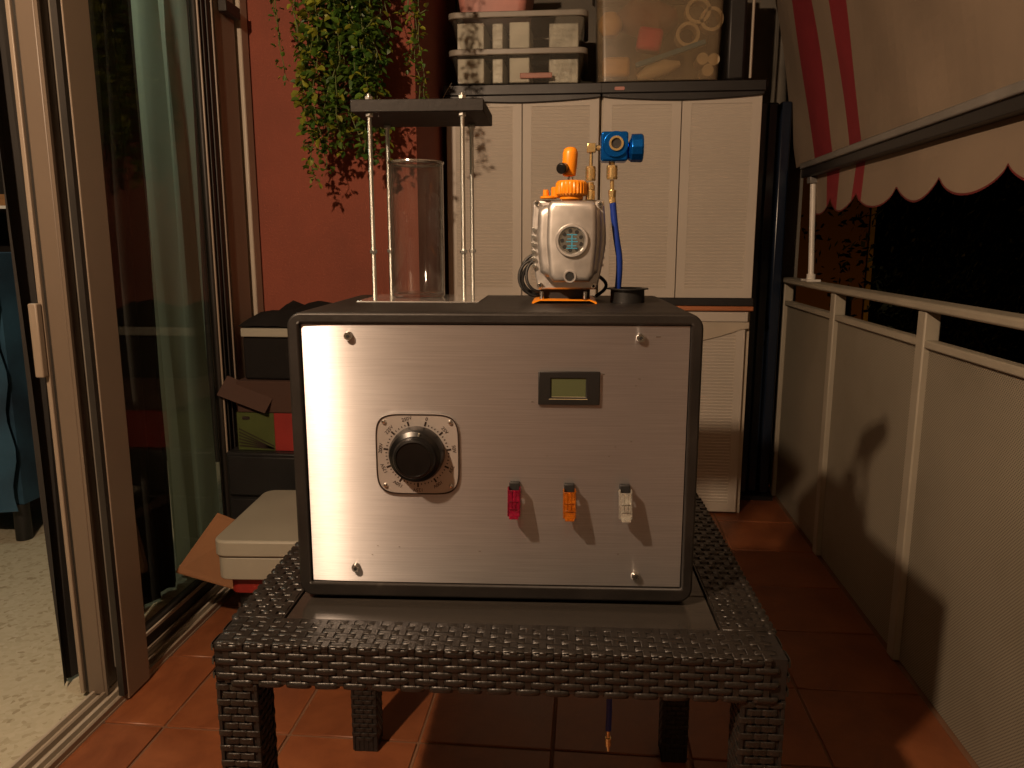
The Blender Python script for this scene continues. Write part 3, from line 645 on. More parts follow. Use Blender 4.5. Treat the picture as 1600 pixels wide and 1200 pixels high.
# ------------------------------------------------------------------ hanging plants
leafprotos = []
for k in range(3):
    mb = MB(); L = .023; W_ = [.0085, .0105, .007][k]
    mb.add([(0, 0, 0), (L * .35, W_, .003), (L * .8, W_ * .7, .002), (L, 0, -.003), (L * .8, -W_ * .7, .002), (L * .35, -W_, .003), (L * .45, 0, -.0015)],
           [(0, 1, 6), (1, 2, 6), (2, 3, 6), (3, 4, 6), (4, 5, 6), (5, 0, 6)])
    leafprotos.append(mb)
leafmesh = {}
for k in range(3):
    for c in range(3):
        me = bpy.data.meshes.new('leaf'); me.from_pydata(leafprotos[k].v, [], leafprotos[k].f); me.materials.append(LEAF[c])
        me.polygons.foreach_set('use_smooth', [True] * 6); leafmesh[k, c] = me
def WX(px): return -.486 - (660 - px) * .00196
def WZ(py): return 1.77 - .00182 * py
def plant(label, pot, vines, Y, nparts, seed, cmix, potr, dens=1.0, size=1.0):
    g = random.Random(seed)
    t = thing('hanging_plant', label, 'plant', pot)
    mb = MB().lathe([(potr * .7, 0), (potr, potr * 1.2), (potr * 1.06, potr * 1.2), (potr * 1.06, potr * 1.35), (potr * .9, potr * 1.35), (potr * .9, potr * 1.1)], n=24).build('pot', 'cardboard', t)
    hb = MB()
    for a in (0, 2.1, 4.2): hb.tube([(potr * math.cos(a), potr * math.sin(a), potr * 1.3), (0, 0, 2.458 - pot[2])], .0015, 5)
    hb.build('hanger', 'cable', t)
    st = MB(); P0 = Vector(pot); leaves = []
    for vi, (pts, yo, cm, dn, sz) in enumerate(vines):
        W3 = [Vector((WX(px), Y + yo, WZ(py))) for px, py in pts]
        top = W3[0]
        W3 = [P0 + Vector(((top.x - P0.x) * .5, (top.y - P0.y) * .6 - .0, potr * 1.3)), Vector((top.x, top.y, P0.z + .02)) if P0.z > top.z + .05 else top] + W3
        # resample with wobble
        path = []
        for a, b in zip(W3[:-1], W3[1:]):
            n_ = max(2, int((b - a).length / .02))
            for i in range(n_): path.append(a.lerp(b, i / n_) + Vector((g.gauss(0, .0045), g.gauss(0, .004), 0)))
        path.append(W3[-1]); sm = [path[0]] + [(path[i - 1] + path[i] * 2 + path[i + 1]) / 4 for i in range(1, len(path) - 1)] + [path[-1]]
        st.tube([p - P0 for p in sm], .0013, 5)
        for i, p in enumerate(sm):
            if p.z > 1.90 and g.random() > .3: continue
            for k in range(int(dn * dens) + (g.random() < (dn * dens) % 1)):
                d = Vector((g.gauss(0, 1), g.gauss(0, .9) - .35, g.gauss(-.35, .7))).normalized()
                off = d * g.uniform(.003, .016)
                pos = p + off - P0
                leaves.append((pos, d, sz * size * g.uniform(.65, 1.25), g.randrange(3), g.choices((0, 1, 2), cm)[0], p.z))
    st.build('stems', 'stem', t)
    leaves.sort(key=lambda q: (q[5] > 1.86, q[0].y - q[2] * .02))
    rest = [MB(), MB(), MB()]
    for i, (pos, d, s_, k, c, z) in enumerate(leaves):
        q = d.to_track_quat('X', 'Z')
        roll = g.uniform(-.8, .8)
        from mathutils import Quaternion
        q = q @ Quaternion((1, 0, 0), roll)
        if i < nparts:
            o = bpy.data.objects.new('leaf', leafmesh[k, c]); C.objects.link(o); o.parent = t; o.location = pos
            o.rotation_mode = 'QUATERNION'; o.rotation_quaternion = q; o.scale = (s_,) * 3
        else:
            Mx = Matrix.Translation(pos) @ q.to_matrix().to_4x4() @ Matrix.Scale(s_, 4)
            rest[c].add([Mx @ Vector(v_) for v_ in leafprotos[k].v], leafprotos[k].f)
    allb = MB()
    for c in range(3): allb.add(rest[c].v, rest[c].f, c)
    if allb.v:
        o = allb.build('foliage', LEAF, t); o['kind'] = 'stuff'
gm = (5, 3, 2); gy = (3, 1, 5)
mainv = []
g = random.Random(21)
core = [[(492, 0), (478, 70), (470, 150), (476, 205)], [(500, 0), (500, 80), (488, 160), (500, 215)], [(515, 0), (512, 90), (505, 170), (520, 225)], [(528, 0), (530, 80), (520, 150), (528, 210)],
        [(540, 0), (545, 80), (540, 150), (548, 215)], [(552, 0), (556, 70), (556, 140), (566, 200)], [(565, 0), (570, 60), (572, 120), (572, 190)], [(575, 0), (582, 50), (582, 105), (580, 170)],
        [(508, 0), (492, 60), (480, 110)], [(545, 0), (535, 60), (525, 120), (500, 190)], [(560, 0), (575, 80), (578, 140), (565, 235)], [(535, 0), (560, 50), (565, 100)],
        [(520, 0), (545, 50), (585, 90)], [(498, 0), (485, 40), (470, 120), (463, 130)], [(525, 0), (540, 40), (560, 60), (586, 30)]]
for i, p in enumerate(core):
    yellow = i in (0, 1, 8, 13)
    mainv.append((p, g.uniform(-.06, .05), gy if yellow else gm, 3.7, 1.22))
    mainv.append(([(x + g.uniform(-9, 9), y * g.uniform(.6, .98)) for x, y in p], g.uniform(-.05, .06), (3, 2, 2) if yellow else gm, 2.5, 1.15))
mainv += [([(560, 60), (575, 110), (590, 150), (602, 190)], -.03, gm, 3.5, 1.2), ([(550, 120), (570, 170), (596, 205), (600, 225)], -.03, gm, 3.2, 1.1), ([(530, 150), (552, 205), (575, 235), (588, 240)], .0, gm, 3.0, 1.0), ([(500, 160), (490, 200), (498, 232), (478, 222), (458, 218)], .0, gm, 3.6, .9), ([(475, 218), (466, 240), (472, 262), (478, 280)], .0, gm, 3.6, .9), ([(505, 195), (488, 232), (498, 252), (490, 262)], .0, gm, 2.6, .9),
          ([(560, 200), (568, 225), (566, 240)], .0, gm, 3.5, .9), ([(590, 0), (598, 20), (602, 45), (590, 55)], .03, gm, 2.0, 1.1), ([(585, 10), (592, 60), (590, 80)], .03, gm, 2.0, 1.1)]
plant('bushy trailing green plant hanging down the red wall behind the threaded rod stand', (-.72, 2.42, 1.99), mainv, 2.40, 300, 5, gm, .10)
plant('single thin dark green tendril plant hanging nearest the brown door jamb', (-.93, 2.42, 2.02), [([(425, 0), (428, 40), (432, 80), (437, 114)], 0, (3, 5, 1), 2.6, .7), ([(421, 0), (430, 30), (427, 60)], 0, (3, 5, 1), 1.5, .6)], 2.40, 120, 6, gm, .05)
plant('short yellowish trailing plant between the thin tendril and the bushy plant', (-.865, 2.42, 2.02), [([(455, 0), (458, 40), (460, 75), (464, 98)], 0, gy, 2.8, .85), ([(450, 0), (456, 30), (466, 80)], 0, gy, 2.2, .8)], 2.40, 120, 7, gy, .05)
plant('olive trailing plant hanging at the right edge of the red wall', (-.52, 2.42, 2.02), [([(640, 0), (644, 50), (640, 90), (650, 130), (642, 165)], 0, (4, 2, 3), 3.2, .85), ([(634, 0), (640, 60), (632, 85), (628, 95)], 0, gm, 3.0, .8), ([(648, 0), (650, 60), (654, 110), (655, 150)], 0, gy, 2.8, .85), ([(630, 0), (638, 20), (660, 10)], 0, gm, 2.0, .9)], 2.40, 300, 8, gm, .06)

# ------------------------------------------------------------------ rattan table
TA = R(2.2); TW, TD, TH = .722, .655, .580
tb = thing('rattan_table', 'dark brown woven resin rattan table carrying the aluminium fronted box', 'table', (-.4655, .848, 0), TA)
rim = .072; AP = .056; RR = .0035
# carcass
MB().box(.006, TW - .006, .006, rim, TH - AP, TH - RR).box(.006, TW - .006, TD - rim, TD - .006, TH - AP, TH - RR).box(.006, rim, rim, TD - rim, TH - AP, TH - RR).box(TW - rim, TW - .006, rim, TD - rim, TH - AP, TH - RR).build('apron', 'rattan_gap', tb, smooth=False)
# centre planks
npl = 5; pd = (TD - 2 * rim) / npl
for k in range(npl):
    MB().box(rim + .002, TW - rim - .002, rim + k * pd + .0012, rim + (k + 1) * pd - .0012, TH - .016, TH - .0045).build('plank', 'table_plank', tb, bevel=.0012)
MB().box(rim + .001, TW - rim - .001, rim + .001, TD - rim - .001, TH - .024, TH - .017).build('tray', 'rattan_gap', tb, smooth=False)
MB().ring([(rim - .002, rim - .002), (TW - rim + .002, rim - .002), (TW - rim + .002, TD - rim + .002), (rim - .002, TD - rim + .002)],
          [(rim + .0005, rim + .0005), (TW - rim - .0005, rim + .0005), (TW - rim - .0005, TD - rim - .0005), (rim + .0005, TD - rim - .0005)], TH - .012, TH - .0022, 'Z').build('tray_border', 'rattan', tb, smooth=False)
def strand_mesh(L, W_, h, dip):
    # arched flat strip: length along x, width along y, rising in z, ends dip down
    st = [(-.5, dip), (-.44, .62), (-.3, .96), (.0, 1.06), (.3, .96), (.44, .62), (.5, dip)]
    vs = []
    for t_, hh in st:
        z = h * hh
        for (w_, dz) in ((-.5, -.8), (-.42, -.12), (0, 0), (.42, -.12), (.5, -.8)):
            vs.append((t_ * L, w_ * W_, z + dz * h * .55))
    fs = []
    for i in range(len(st) - 1):
        for j in range(4): fs.append((i * 5 + j, (i + 1) * 5 + j, (i + 1) * 5 + j + 1, i * 5 + j + 1))
    return vs, fs
PER = .0362; ROW = .0096
sv, sf = strand_mesh(.0318, .0086, .0036, -.3)
smesh = bpy.data.meshes.new('strand'); smesh.from_pydata(sv, [], sf); smesh.materials.append(M['rattan']); smesh.polygons.foreach_set('use_smooth', [True] * len(sf))
def strand_obj(loc, Mx):
    o = bpy.data.objects.new('strand', smesh); C.objects.link(o); o.parent = tb
    o.matrix_local = Matrix.Translation(loc) @ Mx @ Matrix.Rotation(rnd.uniform(-.03, .03), 4, 'Z') @ Matrix.Scale(rnd.uniform(.97, 1.03), 4)
RF = Matrix.Rotation(R(90), 4, 'X')            # faces -y: width becomes vertical
count = 0
rest = MB(); cross = MB()
nF = int(TW / PER)
for r in range(6):
    z = TH - .0085 - r * ROW
    off = (r % 2) * .5
    for k in range(-1, nF + 1):
        x = (k + .5 + off) * PER + .004
        if x < .016 or x > TW - .016: continue
        strand_obj((x, .0052, z), RF); count += 1
# cross strands, front apron
for k in range(2 * nF + 1):
    x = (k + .0) * PER / 2 + .004
    if .004 < x < TW - .004: cross.box(x - .0042, x + .0042, .0030, .006, TH - AP - .001, TH - .003)
# top front rim
NR = 7; rw = rim / NR
nrows_top = 6
for r in range(nrows_top):
    y = .008 + r * .0114; off = (r % 2) * .5
    for k in range(-1, nF + 1):
        x = (k + .5 + off) * PER + .004
        if x < .017 or x > TW - .017: continue
        Mx = Matrix.Diagonal((1, 1.1, .9, 1))
        if r < 4: strand_obj((x, y, TH - RR - .0008), Mx); count += 1
        else:
            T_ = Matrix.Translation((x, y, TH - RR - .0008)) @ Mx
            rest.add([T_ @ Vector(p) for p in sv], sf)
for k in range(2 * nF + 1):
    x = k * PER / 2 + .004
    if .004 < x < TW - .004: cross.box(x - .0048, x + .0048, .001, rim - .002, TH - RR - .002, TH - .0012); cross.box(x - .0042, x + .0042, .0018, .006, TH - .010, TH - .0022)
# side rims (strands run along y)
RZ = Matrix.Rotation(R(90), 4, 'Z')
nS = int((TD - 2 * rim) / PER)
for side in (0, 1):
    for r in range(6):
        xx = .008 + r * .0114 if side == 0 else TW - .008 - r * .0114
        off = (r % 2) * .5
        for k in range(nS + 1):
            y = rim + (k + .3 + off) * PER
            if y > TD - rim: continue
            Mx = RZ @ Matrix.Diagonal((1, 1.1, .9, 1))
            if r % 3 == 0 and count < 298: strand_obj((xx, y, TH - RR - .0008), Mx); count += 1
            else:
                T_ = Matrix.Translation((xx, y, TH - RR - .0008)) @ Mx; rest.add([T_ @ Vector(p) for p in sv], sf)
    for k in range(2 * nS + 2):
        y = rim + k * PER / 2 + .005
        x0, x1 = (.001, rim - .002) if side == 0 else (TW - rim + .002, TW - .001)
        cross.box(x0, x1, y - .0045, y + .0045, TH - RR - .002, TH - .0012)
# back rim and side/back aprons
for r in range(6):
    y = TD - .008 - r * .0114
    for k in range(nF):
        if (k + .5 + (r % 2) * .5) * PER > TW - .017: continue
        T_ = Matrix.Translation(((k + .5 + (r % 2) * .5) * PER, y, TH - RR - .0008)); rest.add([T_ @ Vector(p) for p in sv], sf)
for r in range(6):
    z = TH - .0085 - r * ROW
    for k in range(int(TD / PER)):
        y = (k + .5 + (r % 2) * .5) * PER
        if y > TD - .01: continue
        for Tm in (Matrix.Translation((.0052, y, z)) @ Matrix.Rotation(R(-90), 4, 'Z') @ RF, Matrix.Translation((TW - .0052, y, z)) @ Matrix.Rotation(R(90), 4, 'Z') @ RF):
            rest.add([Tm @ Vector(p) for p in sv], sf)
    for k in range(nF - 1):
        Tm = Matrix.Translation(((k + .5 + (r % 2) * .5) * PER, TD - .0052, z)) @ Matrix.Rotation(R(180), 4, 'Z') @ RF
        rest.add([Tm @ Vector(p) for p in sv], sf)
o = rest.build('weave', 'rattan', tb); o['kind'] = 'stuff'
o = cross.build('cross_weave', 'rattan', tb, bevel=.0008, seg=1); o['kind'] = 'stuff'
# legs
lv, lf_ = strand_mesh(.0195, .0082, .0034, -.2)
LW = .056
def leg():
    lb = MB(); lb.box(.004, LW - .004, .004, LW - .004, .0, TH - AP - .002)
    lb2 = MB(); n_ = int((TH - AP - .02) / .0108)
    for face in range(4):
        Rm = Matrix.Translation((LW / 2, LW / 2, 0)) @ Matrix.Rotation(R(90 * face), 4, 'Z') @ Matrix.Translation((-LW / 2, -LW / 2, 0))
        for r in range(n_):
            z = TH - AP - .008 - r * .0108
            for k in range(3):
                x = .0095 + (k + (r % 2) * .5) * .0178
                if x > LW - .004: continue
                T_ = Rm @ Matrix.Translation((x, .0036, z)) @ RF
                lb2.add([T_ @ Vector(p) for p in lv], lf_)
        for k in range(6):
            x = .0015 + k * .0098 + .002
            lb.box(x - .002, x + .002, .0022, .006, .004, TH - AP - .002, T=Rm)
    a = lb.build('leg', 'rattan_gap', tb, smooth=False); b = lb2.build('leg_weave', 'rattan', a); b['kind'] = 'stuff'
    return a, b
la, lb_ = leg()
la.location = (.004, .004, 0)
for (x, y) in ((TW - LW - .004, .004), (.006, TD - LW - .006), (TW - LW - .006, TD - LW - .006)):
    c = inst(la, tb, (x, y, 0)); d = lb_.copy(); C.objects.link(d); d.parent = c

# ------------------------------------------------------------------ the box with the aluminium front
BA = R(3.0); BW, BH, BD = .548, .400, .360
bx = thing('control_box', 'black brown box with brushed aluminium front panel, dial, display and switches on the rattan table', 'control box', (-.395, .983, .5815), BA)
outer = rrect(0, BW, 0, BH, .020, 6)
inner = []
# inner rectangle with as many points as the outer outline
ix0, ix1, iz0, iz1 = .0165, .5325, .0205, .3850
for (cx_, cz) in ((ix1, iz1), (ix0, iz1), (ix0, iz0), (ix1, iz0)): inner += [(cx_, cz)] * 7
fr_ = MB(); fr_.ring(outer, inner, 0, .0125)
fr_.build('front_frame', 'box_paint', bx, bevel=.003, ang=30); MB().prism(outer, .0125, BD).build('shell', 'box_paint', bx, bevel=.003, ang=30)
# slightly bowed front sheet
mb = MB(); nx, nz = 60, 16; vs = []
def bow(u, v_): return .0046 - .0012 * (1 - (2 * u - 1) ** 2) + .0014 * max(0, 1 - u / .12) ** 2 + .0004 * math.sin(PI * v_)
for k in range(nz + 1):
    for j in range(nx + 1):
        u, v_ = j / nx, k / nz; vs.append((ix0 + .0012 + (ix1 - ix0 - .0024) * u, bow(u, v_), iz0 + .0012 + (iz1 - iz0 - .0024) * v_))
mb.add(vs, [(k * (nx + 1) + j, k * (nx + 1) + j + 1, (k + 1) * (nx + 1) + j + 1, (k + 1) * (nx + 1) + j) for k in range(nz) for j in range(nx)])
mb.build('front_panel', 'brushed', bx)
PY = .0045
def screw(x, z):
    s_ = MB().lathe([(.0001, -.0060), (.0050, -.0060), (.0058, -.0045), (.0060, -.0005), (.0060, .003)], (0, 0, 0), 'Y', 20).build('screw', 'chrome', bx); s_.location = (x, PY - .0015, z)
    q = MB().cyl((0, -.0064, 0), (0, -.0059, 0), .0026, n=6).build('screw_socket', 'rubber', s_)
    return s_
for x, z in ((.0822, .3688), (.4669, .3683), (.0805, .0429), (.4697, .0373)): screw(x, z)
# dial
def sq(a_, b_, n_=72, e=5.2, c=(.1710, .2078)):
    out = []
    for k in range(n_):
        t_ = 2 * PI * k / n_; cc_, ss_ = math.cos(t_), math.sin(t_)
        out.append((c[0] + a_ * math.copysign(abs(cc_) ** (2 / e), cc_), c[1] + b_ * math.copysign(abs(ss_) ** (2 / e), ss_)))
    return out
dl = MB().prism(sq(.0572, .0566), PY - .0040, PY - .0018).build('dial_plate', 'dial', bx)
MB().ring(sq(.0568, .0562), sq(.0551, .0545), PY - .0046, PY - .0041).build('border_line', 'print', dl)
for sx in (.1262, .2162):
    for sz in (.1640, .2530):
        MB().lathe([(.0002, -.0035), (.0018, -.0032), (.0030, -.0018), (.0034, 0)], (sx, PY - .0040, sz), 'Y', 16).build('rivet', 'chrome', dl)
DC = (.1708, .2085)
def text_mesh(body, size, name='numeral', ext=.00015):
    cu = bpy.data.curves.new(name, 'FONT'); cu.body = body; cu.size = size; cu.align_x = 'CENTER'; cu.align_y = 'CENTER'; cu.extrude = ext
    to = bpy.data.objects.new(name, cu); C.objects.link(to)
    dg = bpy.context.evaluated_depsgraph_get(); me = bpy.data.meshes.new_from_object(to.evaluated_get(dg))
    bpy.data.objects.remove(to); me.materials.clear(); me.materials.append(M['print']); me.name = name; return me
for i in range(11):
    ang = R(15.5 + i * 32.9)   # clockwise from the top
    s_, c_ = math.sin(ang), math.cos(ang)
    tk = MB().box(-.0012, .0012, -.0004, 0, -.0031, .0031).build('tick', 'print', dl, smooth=False); tk.location = (DC[0] + s_ * .0435, PY - .0041, DC[1] + c_ * .0435); tk.rotation_euler = (0, ang, 0)
    nm = text_mesh('0' if i == 0 else str(25 * i) + 'V', .0068, 'numeral')
    to = bpy.data.objects.new('numeral', nm); C.objects.link(to); to.parent = dl
    rr = .0504
    to.matrix_local = Matrix.Translation((DC[0] + s_ * rr, PY - .0043, DC[1] + c_ * rr)) @ Matrix.Rotation(ang, 4, 'Y') @ Matrix.Rotation(R(90), 4, 'X')
    if i < 10:
        for k in range(1, 5):
            a2 = ang + R(32.9 * k / 5)
            q = MB().box(-.0006, .0006, -.0004, 0, -.0011, .0011).build('fine_tick', 'print', dl, smooth=False)
            q.location = (DC[0] + math.sin(a2) * .0425, PY - .0041, DC[1] + math.cos(a2) * .0425); q.rotation_euler = (0, a2, 0)
word = 'VARIABLE TRANSFORMER'
for i, ch in enumerate(word):
    if ch == ' ': continue
    a2 = R(236 - i * 3.6)
    to = bpy.data.objects.new('lettering', text_mesh(ch, .0030, 'lettering')); C.objects.link(to); to.parent = dl
    to.matrix_local = Matrix.Translation((DC[0] + math.sin(a2) * .0385, PY - .0043, DC[1] + math.cos(a2) * .0385)) @ Matrix.Rotation(a2 + PI, 4, 'Y') @ Matrix.Rotation(R(90), 4, 'X')
kn = MB().lathe([(.0375, 0), (.0375, -.004), (.0372, -.012), (.0345, -.020), (.0290, -.0235), (.0275, -.0300), (.0262, -.0325), (.0235, -.0335), (.0225, -.0318), (.0002, -.0312)], (.1708, PY - .0042, .2100), 'Y', 56).build('knob', 'knob', bx)
MB().box(-.0012, .0012, -.0008, .0008, -.005, .006).build('pointer', 'white_plastic', kn, bevel=.0004).location = (.1765, PY - .0265, .2385)
kn.children[0].rotation_euler = (.45, .30, 0)
# display
dp_ = MB(); di = [(.3509, .3145), (.3968, .3145), (.3968, .2890), (.3509, .2890)]
ou = [(.3339, .3234), (.4156, .3234), (.4156, .2784), (.3339, .2784)]
dp_.ring(ou, di, PY - .0055, PY - .0018)
ds = dp_.build('display_frame', 'plastic_black', bx, bevel=.0012)
MB().box(.3505, .3972, PY - .0036, PY - .0020, .2886, .3149).build('screen', 'lcd', ds, smooth=False)
MB().add([(.3480, PY - .0058, .2862), (.3995, PY - .0058, .2862), (.3965, PY - .0040, .2893), (.3512, PY - .0040, .2893)], [(0, 1, 2, 3)]).build('screen_ledge', 'lcd_edge', ds, smooth=False)
# guarded switches
def switch(x, ztop, cover, lab):
    s_ = MB().box(-.0072, .0072, -.008, .0, -.015, 0).build('switch', 'rubber', bx, bevel=.0015); s_.location = (x, PY - .0012, ztop); s_['label'] = lab
    # flip cover: U-shaped channel hinged at the top, standing out at the bottom
    T_ = Matrix.Translation((0, -.003, -.006)) @ Matrix.Rotation(R(-17), 4, 'X')
    cv = MB()
    cv.box(-.0085, -.0068, -.016, -.001, -.041, -.001, T_); cv.box(.0068, .0085, -.016, -.001, -.041, -.001, T_)
    cv.box(-.0068, .0068, -.0170, -.0152, -.0415, -.006, T_)
    cv.box(-.0062, .0062, -.0187, -.0170, -.022, -.0205, T_); cv.box(-.0062, .0062, -.0187, -.0170, -.032, -.0305, T_)
    cv.box(-.0060, .0060, -.0185, -.0165, -.0445, -.040, T_)
    cv.box(-.0030, -.0020, -.0180, -.0171, -.030, -.008, T_); cv.box(.0020, .0030, -.0180, -.0171, -.030, -.008, T_)
    cv.build('cover', cover, s_, bevel=.0006, seg=1)
    MB().cyl((-.0095, -.006, -.009), (.0095, -.006, -.009), .0012, n=8).build('hinge_pin', 'chrome', s_)
    MB().cyl((0, -.006, -.013), (0, -.012, -.024), .0025, .0018, 12).build('lever', 'steel', s_)
switch(.3027, .1720, 'cover_red', 'guarded toggle switch under a crimson cover')
switch(.3768, .1703, 'cover_orange', 'guarded toggle switch under an orange cover')
switch(.4515, .1700, 'cover_clear', 'guarded toggle switch under a clear cover')
scr = MB(); g = random.Random(4)
scr.box(.4870, .4935, PY - .0012, PY - .0006, .3695, .3700, Matrix.Identity(4)); scr.box(.4160, .4215, PY - .0014, PY - .0008, .3195, .3202)
for _ in range(14):
    x, z, L = g.uniform(.03, .5), g.uniform(.04, .37), g.uniform(.001, .0035)
    scr.box(x, x + L, PY - .0016, PY - .0012, z, z + .0004)
scr.build('scratches', 'chrome', bx, smooth=False)['kind'] = 'stuff'
ZT = .5815 + BH

# ------------------------------------------------------------------ threaded rod stand and glass jar
sd = thing('rod_stand', 'stand of four threaded steel rods between polished base plate and dark top board', 'stand', (-.354, 1.165, ZT), R(2.0))
MB().box(0, .190, 0, .165, .0, .002).build('base_plate', 'polished', sd, bevel=.0004, seg=1)
MB().box(-.002, .198, .012, .165, .283, .301).build('top_board', 'board_paint', sd, bevel=.001, seg=1)
rodxy = [(.024, .022), (.165, .022), (.024, .145), (.165, .145)]
def rodmesh():
    mb = MB(); mb.cyl((0, 0, .002), (0, 0, .3105), .0034, n=14); return mb
def threadmat():
    m, n, l, o = newmat('threaded rod'); p = n.new('ShaderNodeBsdfPrincipled'); l.new(p.outputs[0], o.inputs[0]); p.inputs['Metallic'].default_value = 1; p.inputs['Roughness'].default_value = .28
    p.inputs['Base Color'].default_value = (.60, .63, .60, 1)
    tc = n.new('ShaderNodeTexCoord'); wv = n.new('ShaderNodeTexWave'); wv.bands_direction = 'Z'; wv.inputs['Scale'].default_value = 300; l.new(tc.outputs['Object'], wv.inputs['Vector'])
    bp = n.new('ShaderNodeBump'); bp.inputs['Strength'].default_value = .5; bp.inputs['Distance'].default_value = .0006; l.new(wv.outputs['Fac'], bp.inputs['Height']); l.new(bp.outputs[0], p.inputs['Normal'])
    return m
M['thread'] = threadmat()
rod = None; nut = None
for x, y in rodxy:
    if rod is None: rod = rodmesh().build('rod', 'thread', sd); rod.location = (x, y, 0); r_ = rod
    else: r_ = inst(rod, sd, (x, y, 0))
    for z, hh in ((.0745, .0055), (.2775, .0050), (.3015, .0055)):
        if nut is None: nut = MB().cyl((0, 0, 0), (0, 0, .0055), .0064, n=6).build('nut', 'steel', r_, bevel=.0006); nut.location = (0, 0, z)
        else: inst(nut, r_, (0, 0, z))
jar = MB()
Rj = .0435; Hj = .213
jar.lathe([(.001, .0), (Rj - .003, .0), (Rj, .003), (Rj, Hj - .002), (Rj - .0032, Hj - .002), (Rj - .0032, .008), (Rj - .006, .006), (.001, .006)], n=64)
j = jar.build('glass_jar', 'glass', None, ang=50); j.location = (-.277, 1.262, ZT + .0026); MB().lathe([(.0418, .2112), (.0437, .2122), (.0452, .2142), (.0447, .2162), (.0425, .2168), (.0405, .2155), (.0402, .2130)], n=64, close=True).build('rim', 'rim_glass', j); tag(j, 'tall clear cylindrical glass jar standing on the polished plate between the rods', 'jar')

# ------------------------------------------------------------------ vacuum pump
pu = thing('vacuum_pump', 'small silver vacuum pump with orange cap, brass fittings and blue valve block', 'pump', (-.028, 1.175, ZT + .0005), R(1.5))
def U(px): return (px - 889.5) * .000955
def V(py): return (472.8 - py) * .000952
# foot plate
fp = MB()
fp.prism([(U(832), V(476)), (U(833), V(471)), (U(845), V(467)), (U(925), V(467)), (U(935), V(471)), (U(936), V(476)), (U(933), V(476)), (U(932), V(472.5)), (U(924), V(469)), (U(846), V(469)), (U(836), V(472.5)), (U(835), V(476))], -.005, .11)
fp.build('foot_plate', 'orange_plastic', pu)
MB().box(U(850), U(862), .005, .03, 0, .0035).box(U(910), U(922), .005, .03, 0, .0035).build('rubber_foot', 'rubber', pu)
for x in (U(848), U(917)):
    MB().cyl((x, .01, V(469)), (x, .01, V(455)), .0035).build('foot_bolt', 'chrome', pu)
MB().box(U(846), U(925), .02, .16, V(467), V(446)).build('underbody', 'rubber', pu)
# rear flange with bulged sides
fl = []
def side(u, top, mid, bot): return top + (mid - top) * u if u < .5 else mid
outl = []
for k in range(13):
    t_ = k / 12; y = 312 + (452 - 312) * t_; outl.append((U(944 + 5 * math.sin(PI * min(1, t_ * .9)) - 10 * max(0, t_ - .45) / .55), V(y)))
for k in range(13):
    t_ = 1 - k / 12; y = 312 + (452 - 312) * t_; outl.append((U(833.5 - 3.5 * math.sin(PI * t_) + 7 * max(0, t_ - .45) / .55), V(y)))
MB().prism(outl, .012, .030).build('flange', 'cast', pu, bevel=.003)
MB().prism([(u * .93, v_ * .96 + .006) for u, v_ in outl], .0305, .17).build('motor_body', 'cast', pu, bevel=.006)
for x, y in ((839.5, 317), (938, 319), (845, 445), (930, 446)):
    f_ = MB().cyl((U(x), .0115, V(y)), (U(x), .004, V(y)), .0042, n=18).build('flange_screw', 'chrome', pu, bevel=.0006); MB().cyl((U(x), .0041, V(y)), (U(x), .0034, V(y)), .0022, n=6).build('screw_socket', 'rubber', f_)
for k in range(6):
    y = 358 + k * 11.5; xx = 833.5 - .3 * k * (5 - k) * .5
    MB().prism([(U(xx - 2), V(y - 4)), (U(xx + 5), V(y - 2.5)), (U(xx + 5), V(y + 1)), (U(xx), V(y + 4))], .006, .0135).build('fin', 'steel', pu, bevel=.0006)
    MB().box(U(943.5), U(949 - abs(k - 2.0)), .016, .026, V(y), V(y - 4)).build('fin', 'cast', pu)
# front cover: barrel outline, domed, with two vertical steps
def barrel(xl, xr, yt, yb, blg, rc, taper=8):
    L = []; n_ = 16
    for k in range(n_ + 1):
        t_ = k / n_; y = yt + (yb - yt) * t_; e = rc * (1 - math.sqrt(max(0, 1 - (1 - min(t_, 1 - t_) * (yb - yt) / rc) ** 2))) if min(t_, 1 - t_) * (yb - yt) < rc else 0
        xx = xr + blg * math.sin(PI * t_) - e - taper * max(0, t_ - .5) / .5
        L.append((xx, y))
    Lf = []
    for k in range(n_ + 1):
        t_ = 1 - k / n_; y = yt + (yb - yt) * t_; e = rc * (1 - math.sqrt(max(0, 1 - (1 - min(t_, 1 - t_) * (yb - yt) / rc) ** 2))) if min(t_, 1 - t_) * (yb - yt) < rc else 0
        xx = xl - blg * math.sin(PI * t_) + e + taper * max(0, t_ - .5) / .5
        Lf.append((xx, y))
    return [(U(x), V(y)) for x, y in L + Lf]
def dome(outline, layers, name, mat):
    mb = MB(); n_ = len(outline); cu = sum(p[0] for p in outline) / n_; cv = sum(p[1] for p in outline) / n_; vs = []
    hu = max(abs(p[0] - cu) for p in outline); hv = max(abs(p[1] - cv) for p in outline)
    for y, ins in layers:
        for u, v_ in outline: vs.append((cu + (u - cu) * (1 - ins / hu), y, cv + (v_ - cv) * (1 - ins / hv)))
    fs = [(i * n_ + j, i * n_ + (j + 1) % n_, (i + 1) * n_ + (j + 1) % n_, (i + 1) * n_ + j) for i in range(len(layers) - 1) for j in range(n_)]
    fs += [tuple(range(n_)), tuple((len(layers) - 1) * n_ + j for j in range(n_))]
    mb.add(vs, fs); return mb.build(name, mat, pu, ang=60)
dome(barrel(843, 938, 321, 431, 2.5, 9, 4), [(.012, 0), (-.012, .0), (-.018, .0015), (-.022, .005), (-.023, .009)], 'side_cover', 'cast')
dome(barrel(857.5, 931, 315, 438, 2, 5, 4), [(.012, 0), (-.024, 0), (-.030, .0012), (-.0335, .004), (-.0345, .008)], 'front_cover', 'cast')
